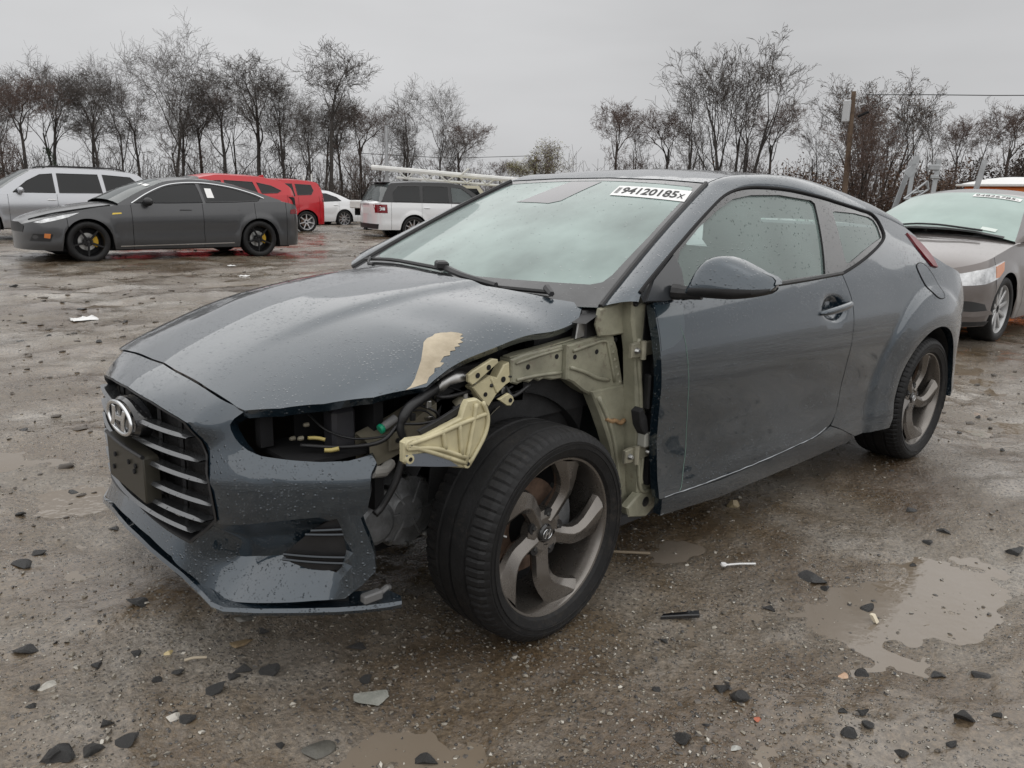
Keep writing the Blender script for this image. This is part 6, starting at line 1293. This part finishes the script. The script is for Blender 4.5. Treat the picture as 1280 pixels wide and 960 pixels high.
# shrubs with withered leaves on the right
def shrub(x, y, H, W_, label, m, n, group=None, seed=0):
    gg = np.random.default_rng(seed); o = thing('shrub', label, 'shrub', (x, y, zr(x, y)-.2), 0, group); V, F = [], []; pts = []
    for k in range(26):
        a_ = gg.uniform(0, 6.28); q = gg.random()**.5; e = np.array([math.cos(a_)*W_*q, math.sin(a_)*W_*q*.7, H*gg.uniform(.55, 1.0)*(1-.35*q)]); P = spl([np.array([e[0]*.25, e[1]*.25, 0]), e*[.6, .6, .55]+gg.normal(0, .1, 3), e], 4)
        v, f = tubeVF(P, np.linspace(.03, .008, len(P)), 4, False); n0 = len(V); V += v; F += [tuple(i+n0 for i in w_) for w_ in f]; pts += list(P[3:])
        for _ in range(10):
            c = P[gg.integers(3, len(P))]; e2 = c+gg.normal(0, .35, 3)+[0, 0, .2]; v, f = tubeVF([c, (c+e2)/2+gg.normal(0, .05, 3), e2], .008, 3, False); n0 = len(V); V += v; F += [tuple(i+n0 for i in w_) for w_ in f]; pts += [e2, (c+e2)/2]
    mk('stems', (V, F), TWIGR, o, ang=180); mk('foliage', leaves(np.array(pts), n, .16, .065, gg), m, o)
for i, (x, y, H, W_) in enumerate([(30.5,20.5,2.6,1.6),(31,18.0,2.8,1.7),(31.5,15.6,3.2,1.8),(31.3,13.6,3.4,1.7),(33.2,11.8,3.6,1.8),(35,10.4,3.4,1.8),(34.5,16.8,3.4,1.8)]):
    shrub(x, y, H, W_, 'rusty brown thicket shrub with withered leaves along the yard edge', LEAFB, 2600, 'brown thicket shrubs', 40+i)
DKL = mat('dark_dead_foliage', (.040, .030, .024), .9, vary=.4, vscale=2)
shrub(40, 8.6, 5.2, 3.0, 'large dark brown thicket behind the portable toilet', DKL, 9000, None, 61); shrub(42, 12.2, 4.2, 2.6, 'dark brown thicket behind the leaning sign posts', DKL, 6500, None, 62)
shrub(33.0, 24.6, 3.4, 1.0, 'dark narrow thicket left of the fan-shaped tree', DKL, 2500, None, 63)
shrub(30.6, 22.6, 1.9, 1.6, 'olive green low shrub behind the coupe roof', mat('olive_leaf', (.075, .075, .030), .8, vary=.4, vscale=2), 2200, None, 64)
# brushwood: the far-off tangle of saplings under the trees, one mass
gg = np.random.default_rng(77); V, F = [], []
def sap(x, y, h, lean):
    global V, F
    b_ = np.array([x, y, zr(x, y)-.2]); e = b_+np.array([gg.normal(0, lean), gg.normal(0, lean), h]); m1 = (b_+e)/2+gg.normal(0, .15, 3); L_ = [(spl([b_, m1, e], 3), np.linspace(.022, .008, 7), 3)]
    for _ in range(4):
        t = gg.uniform(.35, .95); c = b_+(e-b_)*t; d = c+np.array([gg.normal(0, .5), gg.normal(0, .5), gg.uniform(.2, .9)]); L_.append((np.array([c, (c+d)/2+gg.normal(0, .06, 3), d]), .008, 3))
    for P, r, s_ in L_: v, f = tubeVF(P, r, s_, False); n0 = len(V); V += v; F += [tuple(i+n0 for i in w_) for w_ in f]
for _ in range(1500):
    t = gg.random(); x = 2+34*t+gg.normal(0, 1); y = 50-12*t+gg.normal(0, 2.6); sap(x, y, gg.uniform(.8, 3.4), .35)
for _ in range(500):
    t = gg.random(); x = 33+14*t+gg.normal(0, 1); y = 28-19*t+gg.normal(0, 1.8); sap(x, y, gg.uniform(1.2, 4.0), .35)
for _ in range(420):
    t = gg.random(); x = 35+26*t+gg.normal(0, 2); y = 40+14*(1-t)*gg.normal(0, 1)+6; sap(x, y, gg.uniform(1.0, 2.6), .3)
BW = mk('brushwood', (V, F), TWIG, None, ang=180); BW['kind'] = 'stuff'; tag(BW, 'tangle of bare saplings and brush under the trees', 'brushwood')
V, F = leaves(np.array([(2+34*t+gg.normal(0, 1), 50-12*t+gg.normal(0, 2), zr(15, 45)+abs(gg.normal(0, .45))) for t in gg.random(1400)]), 26000, .30, .07, gg)
v2, f2 = leaves(np.array([(33+14*t+gg.normal(0, 1), 28-19*t+gg.normal(0, 1.5), zr(38, 18)+abs(gg.normal(0, .5))) for t in gg.random(900)]), 16000, .30, .07, gg); V, F = join((V, F), (v2, f2))
v2, f2 = leaves(np.array([(30+35*t+gg.normal(0, 1), 62-14*t+gg.normal(0, 2), zr(48, 52)+abs(gg.normal(0, .7))) for t in gg.random(900)]), 14000, .4, .11, gg); V, F = join((V, F), (v2, f2))
UG = mk('undergrowth', (V, F), mat('dead_undergrowth', (.095, .075, .055), .9, vary=.4, vscale=1.2), None); UG['kind'] = 'stuff'; tag(UG, 'dead brown undergrowth along the foot of the wood', 'undergrowth')
# ------------------------------------------------------------------ poles, posts, toilet, boom
WOODP = mat('weathered_pole', (.115, .080, .055), .85, vary=.3, vscale=4); GALV = mat('galvanised_steel', (.38, .39, .40), .45, .8, vary=.15, vscale=6)
up_ = thing('utility_pole', 'brown wooden utility pole with grey transformer box', 'pole', (30.0, 12.24, zr(30, 12)))
mk('pole', tubeVF([(0,0,-.3),(-.05,.05,2.5),(-.11,.11,5.45)], [.105,.10,.085], 10), WOODP, up_); mk('transformer', boxVF(-.28, .0, .12, .40, 4.35, 5.15, .04), mat('grey_box', (.45, .46, .47), .5), up_)
mk('insulator', tubeVF([(.02,-.12,4.95),(.05,-.30,5.0)], .04, 8), GALV, up_); mk('bracket', tubeVF([(0,-.1,4.55),(.1,-.45,4.72)], .05, 6), DARK, up_); mk('insulator', tubeVF([(.02,-.1,5.25),(.03,-.26,5.27)], .03, 8), GALV, up_)
wpts = [(30.05, 11.95, 5.15)]+[(30.05+14*t, 11.95-16*t, 5.2+.9*t-1.2*t*(1-t)) for t in np.linspace(.1, 1, 9)]
tag(mk('power_line', tubeVF(wpts, .016, 5), DARK, None), 'thin power line leaving the wooden utility pole', 'wire')
p2 = thing('utility_pole', 'slim far utility pole above the coupe windscreen', 'pole', (40.99, 40.81, zr(41, 41))); mk('pole', tubeVF([(0,0,-.3),(0,0,4.2)], .11, 8), WOODP, p2); mk('transformer', boxVF(-.55, -.1, -.2, .2, 3.4, 3.95, .03), GALV, p2); mk('crossarm', boxVF(-.1, .5, -.06, .06, 3.85, 3.97), WOODP, p2)
tag(mk('power_line', tubeVF([(40.9,40.8,3.9),(36,44.5,3.55),(31,48.5,3.7)], .018, 4), DARK, None), 'thin power line left of the slim far pole', 'wire')
def post(x, y, h, lean, label, w_=.06, extra=None):
    w_ *= .6
    o = thing('sign_post', label, 'post', (x, y, zr(x, y)), -.75); mk('post', xf(prismVF([(-w_,-.02),(w_,-.02),(w_,.0),(w_*.4,.02),(-w_*.4,.02),(-w_,0)], 0, h, lambda u, v, hh: (u, v, hh)), roty(lean)), GALV, o)
    if extra: extra(o)
    return o
post(11.64, 3.05, 1.98, .24, 'leaning galvanised post left of the sign brackets')
def brk1(o):
    mk('bracket_plate', xf(prismVF([(-.10,-.02),(.0,-.09),(.10,.02),(.0,.09)], 0, .02, lambda u, v, h: (u, -.03-h, v)), roty(.1), (.0, 0, 1.78)), GALV, o); mk('bracket_plate', prismVF([(-.05,-.06),(.06,-.03),(.05,.08),(-.03,.07)], 0, .02, lambda u, v, h: (u+.05, -.03-h, v+1.93)), GALV, o)
post(11.79, 2.67, 1.92, .03, 'upright galvanised post carrying a tilted diamond plate', .05, brk1)
def brk2(o): mk('bracket_plate', boxVF(-.07, .09, -.05, -.02, 1.80, 1.88, .01), GALV, o); mk('bracket_plate', boxVF(-.02, .10, -.05, -.02, 1.68, 1.74, .01), GALV, o)
post(11.89, 2.39, 1.96, .04, 'upright galvanised post with two stub brackets', .055, brk2)
post(12.04, 2.03, 1.98, .15, 'leaning galvanised post in front of the portable toilet', .06)
fr_ = thing('bracket_frame', 'small open metal frame hung between two galvanised posts', 'frame', (11.86, 2.55, zr(12, 2)+1.55), -.75)
for a_, b_ in (((-.17,-.16),(.14,.10)),((.14,.10),(.17,-.02)),((.17,-.02),(-.02,-.15)),((-.17,-.16),(-.02,-.15)),((-.05,-.08),(.10,-.04)),((-.02,.0),(.06,-.08))): mk('bar', tubeVF([(a_[0],0,a_[1]),(b_[0],0,b_[1])], .016, 6), GALV, fr_)
OR = mat('orange_plastic', (.62, .16, .025), .5, vary=.08, vscale=3)
pt = thing('portable_toilet', 'orange portable toilet with white roof', 'toilet', (22.65, 4.35, zr(22, 4.5)), R(-20)); pt.scale = (1, 1, 1.0)
mk('cabin', boxVF(-.85, .85, -.85, .85, .05, 1.86, .05), OR, pt); arc = [(.70*math.cos(t), .13*math.sin(t)) for t in np.linspace(0, math.pi, 12)]
for s_, ax in ((-1, 0), (-1, 1)):
    mk('arched_gable', prismVF([(-.72, -.1)]+[(-a_, b_) for a_, b_ in arc]+[(.72, -.1)], 0, .03, (lambda u, v, h: (-.86-h, u, 1.58+v)) if ax == 0 else (lambda u, v, h: (u, -.86-h, 1.58+v)), .01), OR, pt)
    mk('vent_panel', prismVF([(-.36, -.05), (.36, -.05), (.30, .08), (.0, .14), (-.30, .08)], 0, .03, (lambda u, v, h: (-.885-h, u, 1.52+v)) if ax == 0 else (lambda u, v, h: (u, -.885-h, 1.52+v))), mat('teal_grey_vent', (.36, .45, .45), .5), pt)
rows = [[(u*.98, v*.98, 1.90+.20*(1-abs(u)**2.2)*(1-abs(v)**2.2)**.6+d) for u in np.linspace(-1, 1, 13)] for v in np.linspace(-1, 1, 13) for d in (0,)]
mk('roof', gridVF(rows), mat('white_roof_plastic', (.70, .70, .69), .5), pt); mk('roof_rim', boxVF(-.98, .98, -.98, .98, 1.845, 1.905, .02), MATS['white_roof_plastic'], pt)
# white lattice boom on a truck behind the white SUV
bt = thing('boom_truck', 'white truck carrying a long lattice boom behind the white SUV', 'truck', (15.3, 22.6, zr(16, 22)), R(-40))
WHM = mat('white_painted_steel', (.62, .62, .60), .5, vary=.1, vscale=4)
mk('boom', tubeVF([(.05,0,2.16),(6.2,0,1.80)], .085, 8), WHM, bt); mk('boom_rail', tubeVF([(.9,.35,1.84),(6.2,.35,1.58)], .05, 6), WHM, bt)
for i in range(7): x = .9+.72*i; zt_ = lambda q: 2.16-.0585*q; zl_ = lambda q: 1.84-.049*(q-.9); mk('brace', tubeVF([(x,0,zt_(x)),(x+.36,.35,zl_(x+.36))], .026, 5), WHM, bt); mk('brace', tubeVF([(x+.36,.35,zl_(x+.36)),(x+.72,0,zt_(x+.72))], .026, 5), WHM, bt)
mk('mast', tubeVF([(.55,.3,.3),(.55,.3,3.6)], .06, 8), GALV, bt); mk('hook_arm', tubeVF([(3.2,-.1,1.98),(3.5,-.1,2.22)], .04, 6), WHM, bt)
mk('truck_cab', prismVF([(2.6,.7),(4.7,.7),(4.7,1.15),(4.15,1.25),(3.85,1.62),(2.7,1.62)], -.85, .85, lambda u, v, h: (u, h, v), .05), mat('cream_cab', (.55, .52, .40), .45), bt); mk('cab_window', prismVF([(2.85,1.2),(4.0,1.2),(3.78,1.52),(2.9,1.52)], -.87, -.86, lambda u, v, h: (u, h, v)), DGLASS, bt); mk('truck_bed', boxVF(-.6, 2.55, -.85, .85, .75, 1.0, .02), WHM, bt)
for x in (.2, 3.9):
    for y in (-.72, .72): mk('truck_wheel', xf(latheVF([(.12,.08),(.30,.10),(.38,.08),(.40,0),(.38,-.08),(.12,-.10)], 24), None, (x, y, .40)), RUBBER, bt)
mk('chassis', boxVF(-.5, 4.6, -.4, .4, .5, .75), DARK, bt)
bn = thing('trash_bin', 'black upright bin beside the white sedan', 'bin', (14.9, 21.9, zr(14, 21)), .2); bn.scale = (.62, .62, .62)
mk('barrel', latheVF([(.24,0),(.27,.5),(.29,.98),(.31,1.0)], 18, 'z'), PLASTIC, bn); mk('lid', latheVF([(.32,.99),(.32,1.04),(.22,1.10),(0,1.12)], 18, 'z'), PLASTIC, bn)
for dx, h in ((0, 1.9), (.28, 1.95)): 
    q = thing('marker_pole', 'thin white marker pole standing by the black bin', 'pole', (15.4+dx*.7, 27.6-dx, zr(15, 27)), 0, 'white marker poles'); mk('pole', tubeVF([(0,0,0),(0,0,h)], .035, 6), WHM, q)
